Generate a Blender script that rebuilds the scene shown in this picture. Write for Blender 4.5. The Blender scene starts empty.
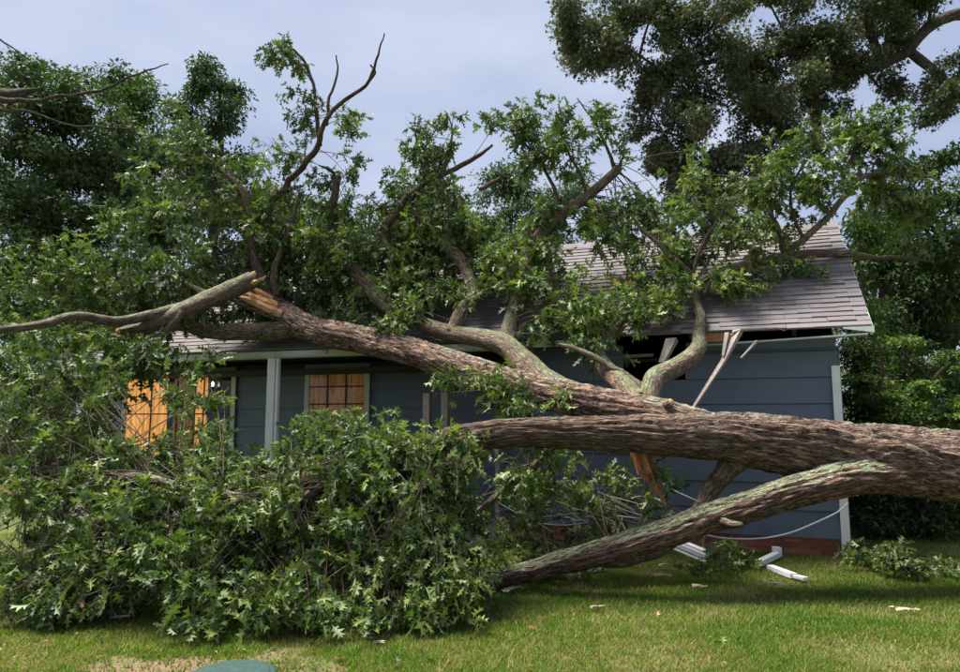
import bpy, bmesh, math, random
import numpy as np
from math import radians, sin, cos, pi
from mathutils import Vector, Matrix, noise as mnoise

# ------------------------------------------------------------------ camera, sky, sun, exposure
scene = bpy.context.scene
COL = scene.collection
TILT = radians(6.92); FOC = 700.0
cam_data = bpy.data.cameras.new('camera'); cam = bpy.data.objects.new('camera', cam_data); COL.objects.link(cam)
cam.location = (0, 0, 1.6); cam.rotation_euler = (pi/2 + TILT, 0, 0)
cam_data.sensor_width = 36; cam_data.lens = FOC/960*36; cam_data.clip_start = 0.1; cam_data.clip_end = 2000
scene.camera = cam

SUN_DIR = Vector((-0.36, 0.12, 0.92)).normalized()      # towards the sun: high, behind the house, a little left
world = bpy.data.worlds.new('World'); scene.world = world; world.use_nodes = True
wn = world.node_tree.nodes; wl = world.node_tree.links
for n in list(wn): wn.remove(n)
w_out = wn.new('ShaderNodeOutputWorld'); w_bg = wn.new('ShaderNodeBackground')
sky = wn.new('ShaderNodeTexSky'); sky.sky_type = 'NISHITA'; sky.sun_disc = False
sky.sun_elevation = math.asin(SUN_DIR.z); sky.sun_rotation = math.atan2(SUN_DIR.x, SUN_DIR.y)
sky.air_density = 1.2; sky.dust_density = 2.5; sky.ozone_density = 2.0
w_tc = wn.new('ShaderNodeTexCoord'); w_map = wn.new('ShaderNodeMapping'); w_map.inputs['Scale'].default_value = (1.0, 1.0, 2.6)
w_noise = wn.new('ShaderNodeTexNoise'); w_noise.inputs['Scale'].default_value = 2.2; w_noise.inputs['Detail'].default_value = 5; w_noise.inputs['Roughness'].default_value = .5
w_ramp = wn.new('ShaderNodeValToRGB')
w_ramp.color_ramp.elements[0].position = .36; w_ramp.color_ramp.elements[0].color = (4.1, 4.9, 6.9, 1)
w_ramp.color_ramp.elements[1].position = .68; w_ramp.color_ramp.elements[1].color = (6.8, 7.35, 8.9, 1)
w_mix = wn.new('ShaderNodeMix'); w_mix.data_type = 'RGBA'; w_mix.inputs['Factor'].default_value = .8
wl.new(w_tc.outputs['Generated'], w_map.inputs['Vector']); wl.new(w_map.outputs[0], w_noise.inputs['Vector'])
wl.new(w_noise.outputs['Fac'], w_ramp.inputs[0])
wl.new(sky.outputs[0], w_mix.inputs['A']); wl.new(w_ramp.outputs[0], w_mix.inputs['B'])
wl.new(w_mix.outputs['Result'], w_bg.inputs['Color']); w_bg.inputs['Strength'].default_value = .040
wl.new(w_bg.outputs[0], w_out.inputs[0])

sun_data = bpy.data.lights.new('sun', 'SUN'); sun_data.energy = 4.3; sun_data.angle = radians(24); sun_data.color = (1, .95, .86)
sun = bpy.data.objects.new('sun', sun_data); COL.objects.link(sun); sun.location = (0, 0, 30)
sun.rotation_euler = SUN_DIR.to_track_quat('Z', 'Y').to_euler()
scene.view_settings.view_transform = 'Standard'; scene.view_settings.look = 'None'
scene.view_settings.exposure = 1.5; scene.view_settings.gamma = 1

cy = scene.cycles; cy.max_bounces = 6; cy.diffuse_bounces = 3; cy.glossy_bounces = 2; cy.transmission_bounces = 3; cy.transparent_max_bounces = 6
rng = np.random.default_rng(11); random.seed(5)

# ------------------------------------------------------------------ helpers
_F = np.array([0, cos(TILT), sin(TILT)]); _U = np.array([0, -sin(TILT), cos(TILT)])
def at(x, y, Y):
    """world point seen in direction (x, y) of the 960 px photo, at ground distance Y metres"""
    d = _F*FOC + np.array([x-480., 0, 0]) + _U*(336.-y)
    return np.array([0, 0, 1.6]) + d*(Y/d[1])
def ground(x, y):
    d = _F*FOC + np.array([x-480., 0, 0]) + _U*(336.-y)
    return np.array([0, 0, 1.6]) + d*(-1.6/d[2])

def tag(o, label=None, cat=None, group=None, kind=None):
    if label: o['label'] = label
    if cat: o['category'] = cat
    if group: o['group'] = group
    if kind: o['kind'] = kind
    return o
def link(name, me, mat=None, parent=None):
    o = bpy.data.objects.new(name, me); COL.objects.link(o)
    if mat is not None and not me.materials:
        for m in (mat if isinstance(mat, (list, tuple)) else [mat]): me.materials.append(m)
    if parent is not None: o.parent = parent
    return o
def empty(name, loc=(0, 0, 0), rz=0):
    o = bpy.data.objects.new(name, None); COL.objects.link(o); o.location = loc; o.rotation_euler = (0, 0, rz); o.empty_display_size = .2
    return o

class MB:
    def __init__(s): s.v = []; s.f = []; s.uv = []; s.m = []
    def add(s, v, f, uv=None, mi=0):
        o = len(s.v); s.v += [tuple(p) for p in v]
        for k, q in enumerate(f):
            s.f.append([i+o for i in q]); s.m.append(mi if isinstance(mi, int) else mi[k])
            s.uv.append(uv[k] if uv else [(0, 0)]*len(q))
        return s
    def box(s, x0, x1, y0, y1, z0, z1, mi=0):
        v = [(x0,y0,z0),(x1,y0,z0),(x1,y1,z0),(x0,y1,z0),(x0,y0,z1),(x1,y0,z1),(x1,y1,z1),(x0,y1,z1)]
        return s.add(v, [(0,3,2,1),(4,5,6,7),(0,1,5,4),(1,2,6,5),(2,3,7,6),(3,0,4,7)], None, mi)
    def bar(s, a, b, w, h, up=(0, 0, 1), taper=1.0):
        a = Vector(a); b = Vector(b); d = (b-a).normalized(); u = Vector(up); sx = d.cross(u)
        if sx.length < 1e-4: sx = d.cross(Vector((1, 0, 0)))
        sx.normalize(); u = sx.cross(d).normalized()
        v = []
        for p, k in ((a, 1), (b, taper)):
            for i, j in ((-1,-1),(1,-1),(1,1),(-1,1)): v.append(p + sx*(i*w/2*k) + u*(j*h/2*k))
        return s.add(v, [(0,1,2,3),(7,6,5,4),(0,4,5,1),(1,5,6,2),(2,6,7,3),(3,7,4,0)])
    def mesh(s, name, smooth=False):
        me = bpy.data.meshes.new(name); me.from_pydata(s.v, [], s.f)
        uvl = me.uv_layers.new(name='UVMap')
        flat = [c for q in s.uv for p in q for c in p]
        uvl.data.foreach_set('uv', flat)
        me.polygons.foreach_set('material_index', s.m)
        if smooth: me.polygons.foreach_set('use_smooth', [True]*len(me.polygons))
        me.update(); return me
    def build(s, name, mat, parent=None, smooth=False, bevel=0):
        me = s.mesh(name, smooth)
        if bevel:
            bm = bmesh.new(); bm.from_mesh(me)
            bmesh.ops.bevel(bm, geom=list(bm.edges), offset=bevel, segments=1, affect='EDGES'); bm.to_mesh(me); bm.free()
        return link(name, me, mat, parent)

def smooth_path(ctrl, step=.06):
    """Catmull-Rom through rows (x,y,z,r); returns resampled rows"""
    c = np.array(ctrl, float); c = np.vstack([2*c[0]-c[1], c, 2*c[-1]-c[-2]])
    c[0, 3] = c[1, 3]; c[-1, 3] = c[-2, 3]
    out = []
    for i in range(1, len(c)-2):
        p0, p1, p2, p3 = c[i-1:i+3]
        n = max(2, int(np.linalg.norm(p2[:3]-p1[:3])/step))
        for k in range(n):
            t = k/n
            out.append(.5*((2*p1)+(-p0+p2)*t+(2*p0-5*p1+4*p2-p3)*t*t+(-p0+3*p1-3*p2+p3)*t**3))
    out.append(c[-2]); out = np.array(out); out[:, 3] = np.maximum(out[:, 3], .0015)
    return out

def tube(mb, path, seg=20, rough=0.0, seed=0, cap=0, wob=0.0, jag=0.0):
    """tube along rows (x,y,z,r) with UV = (around in m, along in m); bark relief is real displacement"""
    n = len(path); P = path[:, :3]; r = path[:, 3]
    T = np.gradient(P, axis=0); T /= np.linalg.norm(T, axis=1)[:, None]+1e-9
    up = np.array([0, 0, 1.]) if abs(T[0, 2]) < .9 else np.array([0, 1., 0])
    N = np.cross(T[0], up); N /= np.linalg.norm(N)
    L = np.concatenate([[0], np.cumsum(np.linalg.norm(np.diff(P, axis=0), axis=1))])
    verts = []; a = np.arange(seg)*2*pi/seg
    for i in range(n):
        N = N-T[i]*(N@T[i]); N /= np.linalg.norm(N); B = np.cross(T[i], N)
        rr = np.full(seg, r[i])
        if rough:
            for k in range(seg):
                ca, sa = cos(a[k]), sin(a[k])
                q = mnoise.noise(Vector((ca*1.1+seed, sa*1.1, L[i]*1.1)))*.15
                w = mnoise.noise(Vector((ca*1.2, sa*1.2+seed, L[i]*1.6)))*.9
                ang = a[k]+w*.5
                q2 = abs(mnoise.noise(Vector((cos(ang)*5.5+seed*3, sin(ang)*5.5, L[i]*1.7))))
                q3 = mnoise.noise(Vector((ca*9+seed, sa*9, L[i]*9)))*.3
                q4 = abs(mnoise.noise(Vector((cos(ang)*13+seed, sin(ang)*13, L[i]*3.4))))*.30 if rough > .51 else 0
                rr[k] *= 1+rough*(q*1.6+(.28-q2)*.42+q3*.12-q4)
        off = N[None]*(np.cos(a)*rr)[:, None]+B[None]*(np.sin(a)*rr)[:, None]
        if jag and i == n-1:
            off = off + T[i][None]*(rng.random(seg)*jag)[:, None]
        verts.append(P[i][None]+off)
    verts = np.concatenate(verts); faces = []; uvs = []
    circ = 2*pi*max(r.mean(), .004)
    for i in range(n-1):
        for k in range(seg):
            k2 = (k+1) % seg
            faces.append((i*seg+k, i*seg+k2, (i+1)*seg+k2, (i+1)*seg+k))
            u0, u1 = k/seg*circ, (k+1)/seg*circ
            uvs.append([(u0, L[i]), (u1, L[i]), (u1, L[i+1]), (u0, L[i+1])])
    mi = [0]*len(faces)
    vl = [tuple(v) for v in verts]
    if cap:
        vl.append(tuple(P[-1]-T[-1]*(jag*.3))); e = len(vl)-1
        for k in range(seg):
            faces.append(((n-1)*seg+k, (n-1)*seg+(k+1) % seg, e)); uvs.append([(0, 0), (.1, 0), (.05, .05)]); mi.append(cap)
        vl.append(tuple(P[0])); e = len(vl)-1
        for k in range(seg):
            faces.append(((k+1) % seg, k, e)); uvs.append([(0, 0), (.1, 0), (.05, .05)]); mi.append(cap)
    mb.add(vl, faces, uvs, mi)

def crook(path):
    q = random.random()*90; L = np.concatenate([[0], np.cumsum(np.linalg.norm(np.diff(path[:, :3], axis=0), axis=1))])
    for i in range(len(path)):
        th = min(1, .05/path[i, 3]); a = .010+.014*th
        for ax in range(3): path[i, ax] += a*(mnoise.noise(Vector((L[i]*(1.2+1.6*th), q+ax*7, 0)))*1.3+.6*th*th*mnoise.noise(Vector((L[i]*7, q+ax*7, 5))))
    return path
def pxpath(rows, step=.05):
    """rows (photo x, photo y, distance, radius in photo px)"""
    return smooth_path([list(at(x, y, Y))+[r*Y/705.] for x, y, Y, r in rows], step)

# ------------------------------------------------------------------ materials
def mat(name):
    m = bpy.data.materials.new(name); m.use_nodes = True
    nt = m.node_tree; b = nt.nodes['Principled BSDF']; return m, nt, b
def node(nt, t, **kw):
    n = nt.nodes.new(t)
    for k, v in kw.items():
        if k in n.inputs: n.inputs[k].default_value = v
        else: setattr(n, k, v)
    return n
def ramp(nt, src, stops):
    r = nt.nodes.new('ShaderNodeValToRGB'); el = r.color_ramp.elements
    while len(el) < len(stops): el.new(.5)
    for e, (p, c) in zip(el, stops): e.position = p; e.color = (*c, 1)
    nt.links.new(src, r.inputs[0]); return r.outputs[0]
def mixc(nt, f, a, b, mode='MIX'):
    m = nt.nodes.new('ShaderNodeMix'); m.data_type = 'RGBA'; m.blend_type = mode
    for s, k in ((f, 'Factor'), (a, 'A'), (b, 'B')):
        if isinstance(s, (int, float)): m.inputs[k].default_value = s
        elif isinstance(s, tuple): m.inputs[k].default_value = (*s, 1)
        else: nt.links.new(s, m.inputs[k])
    return m.outputs['Result']
def math_n(nt, op, a, b=None, clamp=False):
    m = nt.nodes.new('ShaderNodeMath'); m.operation = op; m.use_clamp = clamp
    for i, s in enumerate((a, b)):
        if s is None: continue
        if isinstance(s, (int, float)): m.inputs[i].default_value = s
        else: nt.links.new(s, m.inputs[i])
    return m.outputs[0]
def tex_noise(nt, vec, scale, detail=4, rough=.6, out='Fac'):
    n = nt.nodes.new('ShaderNodeTexNoise'); n.inputs['Scale'].default_value = scale; n.inputs['Detail'].default_value = detail; n.inputs['Roughness'].default_value = rough
    if vec is not None: nt.links.new(vec, n.inputs['Vector'])
    return n.outputs[out]
def coords(nt, kind='Object', scale=(1, 1, 1)):
    t = nt.nodes.new('ShaderNodeTexCoord'); mp = nt.nodes.new('ShaderNodeMapping'); mp.inputs['Scale'].default_value = scale
    nt.links.new(t.outputs[kind], mp.inputs['Vector']); return mp.outputs[0]
def bump(nt, b, h, strength=.5, dist=.02):
    n = nt.nodes.new('ShaderNodeBump'); n.inputs['Strength'].default_value = strength; n.inputs['Distance'].default_value = dist
    nt.links.new(h, n.inputs['Height']); nt.links.new(n.outputs[0], b.inputs['Normal'])

def bark_mat(name, plate, groove, lichen, lich_amt=.5, fine=1.0):
    m, nt, b = mat(name)
    uv = coords(nt, 'UV', (1, 1, 1)); ob = coords(nt, 'Object')
    warp = tex_noise(nt, uv, 7*fine, 3, .6, 'Color')
    addv = nt.nodes.new('ShaderNodeVectorMath'); addv.operation = 'MULTIPLY_ADD'
    nt.links.new(warp, addv.inputs[0]); addv.inputs[1].default_value = (.035/fine, .05/fine, 0); nt.links.new(uv, addv.inputs[2])
    def stretched(sx, sy, det, ro):
        mp = nt.nodes.new('ShaderNodeMapping'); mp.inputs['Scale'].default_value = (sx*fine, sy*fine, 1); nt.links.new(addv.outputs[0], mp.inputs['Vector'])
        return tex_noise(nt, mp.outputs[0], 1, det, ro)
    f1 = stretched(24, 3.6, 4, .62); f2 = stretched(75, 16, 3, .6)
    ridge = math_n(nt, 'MULTIPLY', math_n(nt, 'ABSOLUTE', math_n(nt, 'SUBTRACT', f1, .5)), 5.5, True)     # 0 in the furrows
    h = math_n(nt, 'ADD', math_n(nt, 'MULTIPLY', ridge, .55), math_n(nt, 'MULTIPLY', f2, .5))
    n2 = tex_noise(nt, ob, 2.3, 5, .65); n3 = tex_noise(nt, ob, 26, 4, .7)
    base = ramp(nt, h, [(.24, groove), (.42, plate), (.78, tuple(min(1, c*1.75) for c in plate))])
    base = mixc(nt, ramp(nt, n2, [(.35, (0,0,0)), (.7, (1,1,1))]), base, mixc(nt, 1.0, base, (.9, .78, .72), 'MULTIPLY'))
    # lichen and algae grow on the upper side, in blotches
    ge = nt.nodes.new('ShaderNodeNewGeometry'); sp = nt.nodes.new('ShaderNodeSeparateXYZ'); nt.links.new(ge.outputs['Normal'], sp.inputs[0])
    upf = math_n(nt, 'MULTIPLY_ADD', sp.outputs['Z'], .55); nt.nodes[-1].inputs[2].default_value = lich_amt-.42
    lf = math_n(nt, 'ADD', upf, math_n(nt, 'ADD', math_n(nt, 'MULTIPLY', tex_noise(nt, ob, 4.2, 6, .75), .95), math_n(nt, 'MULTIPLY', n3, .28)))
    lm = ramp(nt, lf, [(.76, (0,0,0)), (.86, (1,1,1))])
    lm2 = math_n(nt, 'MULTIPLY', lm, ramp(nt, h, [(.25, (.1,)*3), (.5, (1,1,1))]))
    lc = ramp(nt, n3, [(.3, tuple(c*.6 for c in lichen)), (.7, lichen)])
    nt.links.new(mixc(nt, lm2, base, lc), b.inputs['Base Color'])
    b.inputs['Roughness'].default_value = .9; b.inputs['Specular IOR Level'].default_value = .25
    bump(nt, b, h, 1.0, .05/fine); return m
M_BARK = bark_mat('oak_bark', (.212, .142, .110), (.026, .018, .015), (.34, .34, .26), .14)
M_MOSSY = bark_mat('mossy_bark', (.18, .11, .085), (.028, .018, .015), (.33, .38, .23), .33)
M_LIMB = bark_mat('limb_bark', (.21, .16, .12), (.06, .045, .035), (.28, .33, .18), .27, 1.5)
M_TWIG = bark_mat('twig_bark', (.13, .10, .075), (.05, .04, .03), (.18, .19, .13), .1, 3)
M_STAND = bark_mat('standing_bark', (.10, .08, .065), (.03, .025, .02), (.16, .18, .12), .12)

def raw_wood(name, c1, c2):
    m, nt, b = mat(name); ob = coords(nt, 'Object', (7, 7, 30))
    n = tex_noise(nt, ob, 2.5, 5, .7); n2 = tex_noise(nt, coords(nt), 60, 3)
    nt.links.new(ramp(nt, math_n(nt, 'ADD', math_n(nt, 'MULTIPLY', n, .7), math_n(nt, 'MULTIPLY', n2, .3)), [(.3, c1), (.68, c2)]), b.inputs['Base Color'])
    b.inputs['Roughness'].default_value = .75; bump(nt, b, n2, .6, .01); return m
M_RAW = raw_wood('raw_split_wood', (.30, .13, .05), (.62, .36, .17))
M_RAWRED = raw_wood('red_split_wood', (.24, .07, .03), (.50, .23, .11))
M_GREYWOOD = raw_wood('weathered_wood', (.16, .13, .11), (.36, .31, .27))
M_CHIP = raw_wood('pale_splinter_wood', (.30, .23, .15), (.50, .41, .29))

def leaf_mat(name, dark, mid, light, under, trans=.3, rough=.42):
    m = bpy.data.materials.new(name); m.use_nodes = True; nt = m.node_tree; b = nt.nodes['Principled BSDF']
    at_ = nt.nodes.new('ShaderNodeAttribute'); at_.attribute_name = 'rnd'
    col = ramp(nt, at_.outputs['Fac'], [(.0, dark), (.45, mid), (.9, light), (.985, light), (1.0, (.20, .13, .05))])
    n = tex_noise(nt, coords(nt), 22, 3); col = mixc(nt, .5, col, mixc(nt, 1.0, col, ramp(nt, n, [(.3, (.6,.62,.55)), (.7, (1.25,1.2,1.15))]), 'MULTIPLY'))
    g = nt.nodes.new('ShaderNodeNewGeometry')
    col2 = mixc(nt, g.outputs['Backfacing'], col, mixc(nt, .6, col, under))
    nt.links.new(col2, b.inputs['Base Color']); b.inputs['Roughness'].default_value = rough; b.inputs['Specular IOR Level'].default_value = .32
    tr = nt.nodes.new('ShaderNodeBsdfTranslucent'); nt.links.new(mixc(nt, 1.0, col, (1.5, 1.7, .7), 'MULTIPLY'), tr.inputs['Color'])
    mx = nt.nodes.new('ShaderNodeMixShader'); mx.inputs[0].default_value = trans
    nt.links.new(b.outputs[0], mx.inputs[1]); nt.links.new(tr.outputs[0], mx.inputs[2])
    nt.links.new(mx.outputs[0], nt.nodes['Material Output'].inputs[0]); return m
M_LEAF = leaf_mat('oak_leaf', (.018, .040, .008), (.052, .096, .014), (.15, .205, .040), (.26, .31, .16), .24, .5)
M_LEAFD = leaf_mat('dark_leaf', (.018, .038, .012), (.036, .072, .020), (.09, .135, .034), (.10, .13, .07), .22, .62)
M_LEAFO = leaf_mat('dark_oak_leaf', (.028, .040, .020), (.060, .078, .038), (.13, .145, .08), (.13, .14, .09), .18, .6)
M_LEAFB = leaf_mat('bright_leaf', (.03, .075, .014), (.06, .13, .02), (.13, .21, .04), (.16, .22, .08), .3, .6)
M_LEAFP = leaf_mat('pine_needle', (.022, .048, .022), (.045, .082, .034), (.09, .13, .05), (.08, .12, .06), .2, .6)
M_LEAFC = leaf_mat('cedar_spray', (.04, .085, .016), (.08, .145, .026), (.16, .22, .045), (.14, .18, .06), .2, .6)
M_CURLED = leaf_mat('curled_dry_leaf', (.10, .05, .02), (.18, .09, .035), (.26, .15, .06), (.28, .2, .12), .2)

# ------------------------------------------------------------------ leaf and grass clouds (numpy)
def oak_leaf_template(curl=.18, fold=.30):
    half = [(.032, .17), (.25, .27), (.055, .37), (.37, .60), (.062, .61), (.22, .90), (.05, .83)]
    mid = [(0, 0), (0, .36), (0, .60), (0, 1.)]
    v = [(0, y) for x, y in mid] + [(x, y) for x, y in half] + [(-x, y) for x, y in half]
    v3 = [(x, y, fold*abs(x)-curl*y*y-.5*x*x) for x, y in v]
    f = []
    for o, s in ((4, 1), (11, -1)):
        t = [(0, o, o+2), (0, o+2, 1), (1, o+2, o+4), (1, o+4, 2), (2, o+4, o+6), (2, o+6, 3), (o, o+1, o+2), (o+2, o+3, o+4), (o+4, o+5, o+6)]
        f += t if s > 0 else [(c, b, a) for a, b, c in t]
    return np.array(v3), np.array(f)
def simple_leaf_template():
    v = [(0, 0, 0), (.19, .45, .06), (0, 1, -.14), (-.19, .45, .06)]
    return np.array(v), np.array([(0, 1, 2), (0, 2, 3)])
def lobed3_template():
    v = [(0,0,0),(.07,.3,.02),(.34,.5,.1),(.08,.6,.02),(0,1,-.16),(-.08,.6,.02),(-.34,.5,.1),(-.07,.3,.02)]
    return np.array(v), np.array([(0,1,7),(1,3,5),(1,5,7),(1,2,3),(5,6,7),(3,4,5)])
T_OAK = [oak_leaf_template(.16, .30), oak_leaf_template(.42, .45), oak_leaf_template(-.10, .15), oak_leaf_template(.75, .85), oak_leaf_template(.35, -.35), oak_leaf_template(.25, 1.1)]
T_L3 = [lobed3_template()]
T_SIMPLE = [simple_leaf_template()]

def norm(a): return a/(np.linalg.norm(a, axis=1)[:, None]+1e-9)
def leaves_mesh(name, pos, axis, nrm, size, templates, rnd=None):
    n = len(pos); axis = norm(axis); side = norm(np.cross(axis, nrm)); nn = np.cross(side, axis)
    if rnd is None: rnd = rng.random(n)
    V = []; Fc = []; A = []; off = 0
    pick = rng.integers(0, len(templates), n)
    for ti, (tv, tf) in enumerate(templates):
        ix = np.where(pick == ti)[0]
        if not len(ix): continue
        s = size[ix][:, None, None]; w = ((.62 if templates is T_OAK else .9)+.4*rng.random(len(ix)))[:, None, None]
        v = pos[ix][:, None]+s*(w*tv[None, :, 0:1]*side[ix][:, None]+tv[None, :, 1:2]*axis[ix][:, None]+tv[None, :, 2:3]*nn[ix][:, None])
        k = len(tv); f = tf[None]+(np.arange(len(ix))*k)[:, None, None]+off
        V.append(v.reshape(-1, 3)); Fc.append(f.reshape(-1, 3)); A.append(np.repeat(rnd[ix], k)); off += len(ix)*k
    return tri_mesh(name, np.concatenate(V), np.concatenate(Fc), np.concatenate(A))
def tri_mesh(name, V, F, A=None):
    me = bpy.data.meshes.new(name); me.vertices.add(len(V)); me.vertices.foreach_set('co', V.astype(np.float32).ravel())
    me.loops.add(F.size); me.loops.foreach_set('vertex_index', F.astype(np.int32).ravel())
    me.polygons.add(len(F)); me.polygons.foreach_set('loop_start', np.arange(0, F.size, 3, dtype=np.int32))
    try: me.polygons.foreach_set('loop_total', np.full(len(F), 3, dtype=np.int32))
    except Exception: pass
    if A is not None:
        a = me.attributes.new('rnd', 'FLOAT', 'POINT'); a.data.foreach_set('value', A.astype(np.float32))
    me.update(calc_edges=True); return me

class Sprays:
    """collects leafy shoots: every shoot is a thin twig with a rosette of leaves"""
    def __init__(s): s.p = []; s.a = []; s.n = []; s.s = []; s.r = []; s.tw = MB()
    def shoot(s, tip, d, size, k=9, tone=0.0, droop=.85, floor=.02):
        d = np.array(d, float); d /= np.linalg.norm(d)+1e-9
        L = size*(1.2+random.random()*.9)
        q = rng.random(k)**.7
        p = tip[None]-d[None]*(L*(1-q))[:, None]
        ax = d[None]*(.35+.75*q)[:, None]+rng.normal(0, .62, (k, 3)); ax[:, 2] -= droop*rng.random(k)
        ax = norm(ax)
        nr = np.array([0, -.1, .75])[None]+rng.normal(0, .75, (k, 3))
        sz = size*(.5+.68*rng.random(k))
        end = p+ax*sz[:, None]
        low = np.minimum(end[:, 2], p[:, 2]) < floor
        ax[low, 2] = np.abs(ax[low, 2])*.3; p[low, 2] = np.maximum(p[low, 2], floor+.02)
        s.p.append(p); s.a.append(ax); s.n.append(nr); s.s.append(sz)
        t = .45+tone+.18*rng.normal()
        r_ = np.clip(t+.17*rng.normal(0, 1, k), 0, .97); r_[rng.random(k) < .004] = 1.0
        s.r.append(r_)
    def arrays(s): return [np.concatenate(x) for x in (s.p, s.a, s.n, s.s, s.r)]

def twig(mb, a, b, r0, r1, sag=.1, seg=5, n=6):
    a = np.array(a); b = np.array(b); L = np.linalg.norm(b-a); m = (a+b)/2+rng.normal(0, .07, 3)*L+np.array([0, 0, sag*L])
    t = np.linspace(0, 1, n)[:, None]; P = (1-t)**2*a+2*t*(1-t)*m+t*t*b
    path = np.hstack([P, np.linspace(r0, r1, n)[:, None]]); tube(mb, path, seg); return P

# ------------------------------------------------------------------ the setting: ground
HOUSE = np.array([4.3835, 8.5482, 0.]); YAW = -radians(19.8)
def house_local(p):
    d = p[:, :2]-HOUSE[:2]; c, s = cos(YAW), sin(YAW)
    return np.stack([d[:, 0]*c+d[:, 1]*s, -d[:, 0]*s+d[:, 1]*c], 1)

m, nt, b = mat('lawn_soil'); ob = coords(nt)
big = tex_noise(nt, ob, .55, 4, .6); fine = tex_noise(nt, ob, 34, 5, .7); med = tex_noise(nt, ob, 3.4, 4, .6)
gcol = ramp(nt, med, [(.3, (.045, .085, .018)), (.55, (.075, .12, .026)), (.8, (.13, .14, .045))])
dirt = ramp(nt, fine, [(.3, (.10, .07, .042)), (.7, (.25, .18, .115))])
# the worn bare patch round the buried lid
sep = nt.nodes.new('ShaderNodeSeparateXYZ'); nt.links.new(ob, sep.inputs[0])
dx = math_n(nt, 'MULTIPLY', math_n(nt, 'ADD', sep.outputs['X'], 1.75), .85); dy = math_n(nt, 'MULTIPLY', math_n(nt, 'ADD', sep.outputs['Y'], -4.62), 1.5)
dist = math_n(nt, 'SQRT', math_n(nt, 'ADD', math_n(nt, 'MULTIPLY', dx, dx), math_n(nt, 'MULTIPLY', dy, dy)))
dm = math_n(nt, 'SUBTRACT', math_n(nt, 'ADD', .86, math_n(nt, 'MULTIPLY', math_n(nt, 'SUBTRACT', med, .5), 1.9)), dist)
gm = ramp(nt, dm, [(.0, (0,0,0)), (.35, (1,1,1))])
nt.links.new(mixc(nt, gm, mixc(nt, ramp(nt, fine, [(.4, (0,0,0)), (.75, (.6,.6,.6))]), gcol, dirt), dirt), b.inputs['Base Color'])
b.inputs['Roughness'].default_value = .95; b.inputs['Specular IOR Level'].default_value = .15
bump(nt, b, fine, .7, .03); M_SOIL = m
mb = MB(); gx = np.unique(np.concatenate([np.linspace(-600, -12, 8), np.linspace(-12, 12, 49), np.linspace(12, 600, 8)]))
gy = np.unique(np.concatenate([np.linspace(-300, 0, 5), np.linspace(0, 14, 29), np.linspace(14, 900, 9)]))
gv = [(x, y, (.018*mnoise.noise(Vector((x*.7, y*.7, 0))) if 1 < y < 9 and abs(x) < 7 else 0)-.012) for y in gy for x in gx]
gf = [(j*len(gx)+i, j*len(gx)+i+1, (j+1)*len(gx)+i+1, (j+1)*len(gx)+i) for j in range(len(gy)-1) for i in range(len(gx)-1)]
mb.add(gv, gf); tag(mb.build('ground', M_SOIL, smooth=True), kind='structure')

def lid_mask(p):
    q = np.hypot((p[:, 0]+1.75)*.85, (p[:, 1]-4.62)*1.5)
    nz = np.array([mnoise.noise(Vector((x*2.2, y*2.2, 3.1))) for x, y in p[:, :2]])
    return q-.74-nz*.75
def grass():
    n = 420000
    y = 4.1+6.2*rng.random(n)**1.45; x = (rng.random(n)*2-1)*(.74*y+.4)
    p = np.stack([x, y, np.zeros(n)], 1)
    hl = house_local(p); keep = ~((hl[:, 1] > -.02) & (hl[:, 0] < .05) & (hl[:, 0] > -15))
    keep &= np.hypot(p[:, 0]-ground(231, 679)[0], p[:, 1]-ground(231, 679)[1]) > .27
    p = p[keep]
    lm = lid_mask(p); keep = (lm > .12) | (rng.random(len(p)) < np.clip(.16+.84*(lm+.15)/.27, .08, 1))
    p = p[keep]
    cl = np.array([mnoise.noise(Vector((a*1.3, b_*1.3, 9))) for a, b_ in p[:, :2]]); cl2 = np.array([mnoise.noise(Vector((a*6, b_*6, 2))) for a, b_ in p[:, :2]])
    keep = rng.random(len(p)) < np.clip(.9+.9*cl+.5*cl2, .35, 1); p, cl, cl2 = p[keep], cl[keep], cl2[keep]
    n = len(p); h = .024+.024*rng.random(n)+.016*cl; h = np.clip(h, .014, .07)
    ang = rng.random(n)*2*pi; lean = rng.normal(0, .5, (n, 2))*h[:, None]
    w = .0038+.0048*rng.random(n)
    sd = np.stack([np.cos(ang), np.sin(ang), np.zeros(n)], 1)*w[:, None]
    z = np.array([mnoise.noise(Vector((a*.7, b_*.7, 0))) for a, b_ in p[:, :2]])*.018-.014; p[:, 2] = z
    tip = p+np.stack([lean[:, 0], lean[:, 1], h], 1)
    V = np.stack([p-sd, p+sd, tip], 1).reshape(-1, 3); F = np.arange(3*n).reshape(-1, 3)
    A = np.repeat(np.clip(  .40+.6*cl+.42*cl2+.34*rng.normal(size=n), 0, 1), 3)
    return tri_mesh('grass', V, F, A)
m = bpy.data.materials.new('grass_blade'); m.use_nodes = True; nt = m.node_tree; b = nt.nodes['Principled BSDF']
a_ = nt.nodes.new('ShaderNodeAttribute'); a_.attribute_name = 'rnd'
gc = ramp(nt, a_.outputs['Fac'], [(0, (.26, .21, .10)), (.2, (.20, .215, .055)), (.45, (.135, .205, .030)), (.75, (.10, .18, .022)), (1, (.065, .14, .016))])
nt.links.new(gc, b.inputs['Base Color']); b.inputs['Roughness'].default_value = .55; b.inputs['Specular IOR Level'].default_value = .3
tr = nt.nodes.new('ShaderNodeBsdfTranslucent'); nt.links.new(mixc(nt, 1.0, gc, (1.4, 1.5, .7), 'MULTIPLY'), tr.inputs['Color'])
mx = nt.nodes.new('ShaderNodeMixShader'); mx.inputs[0].default_value = .4
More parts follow.
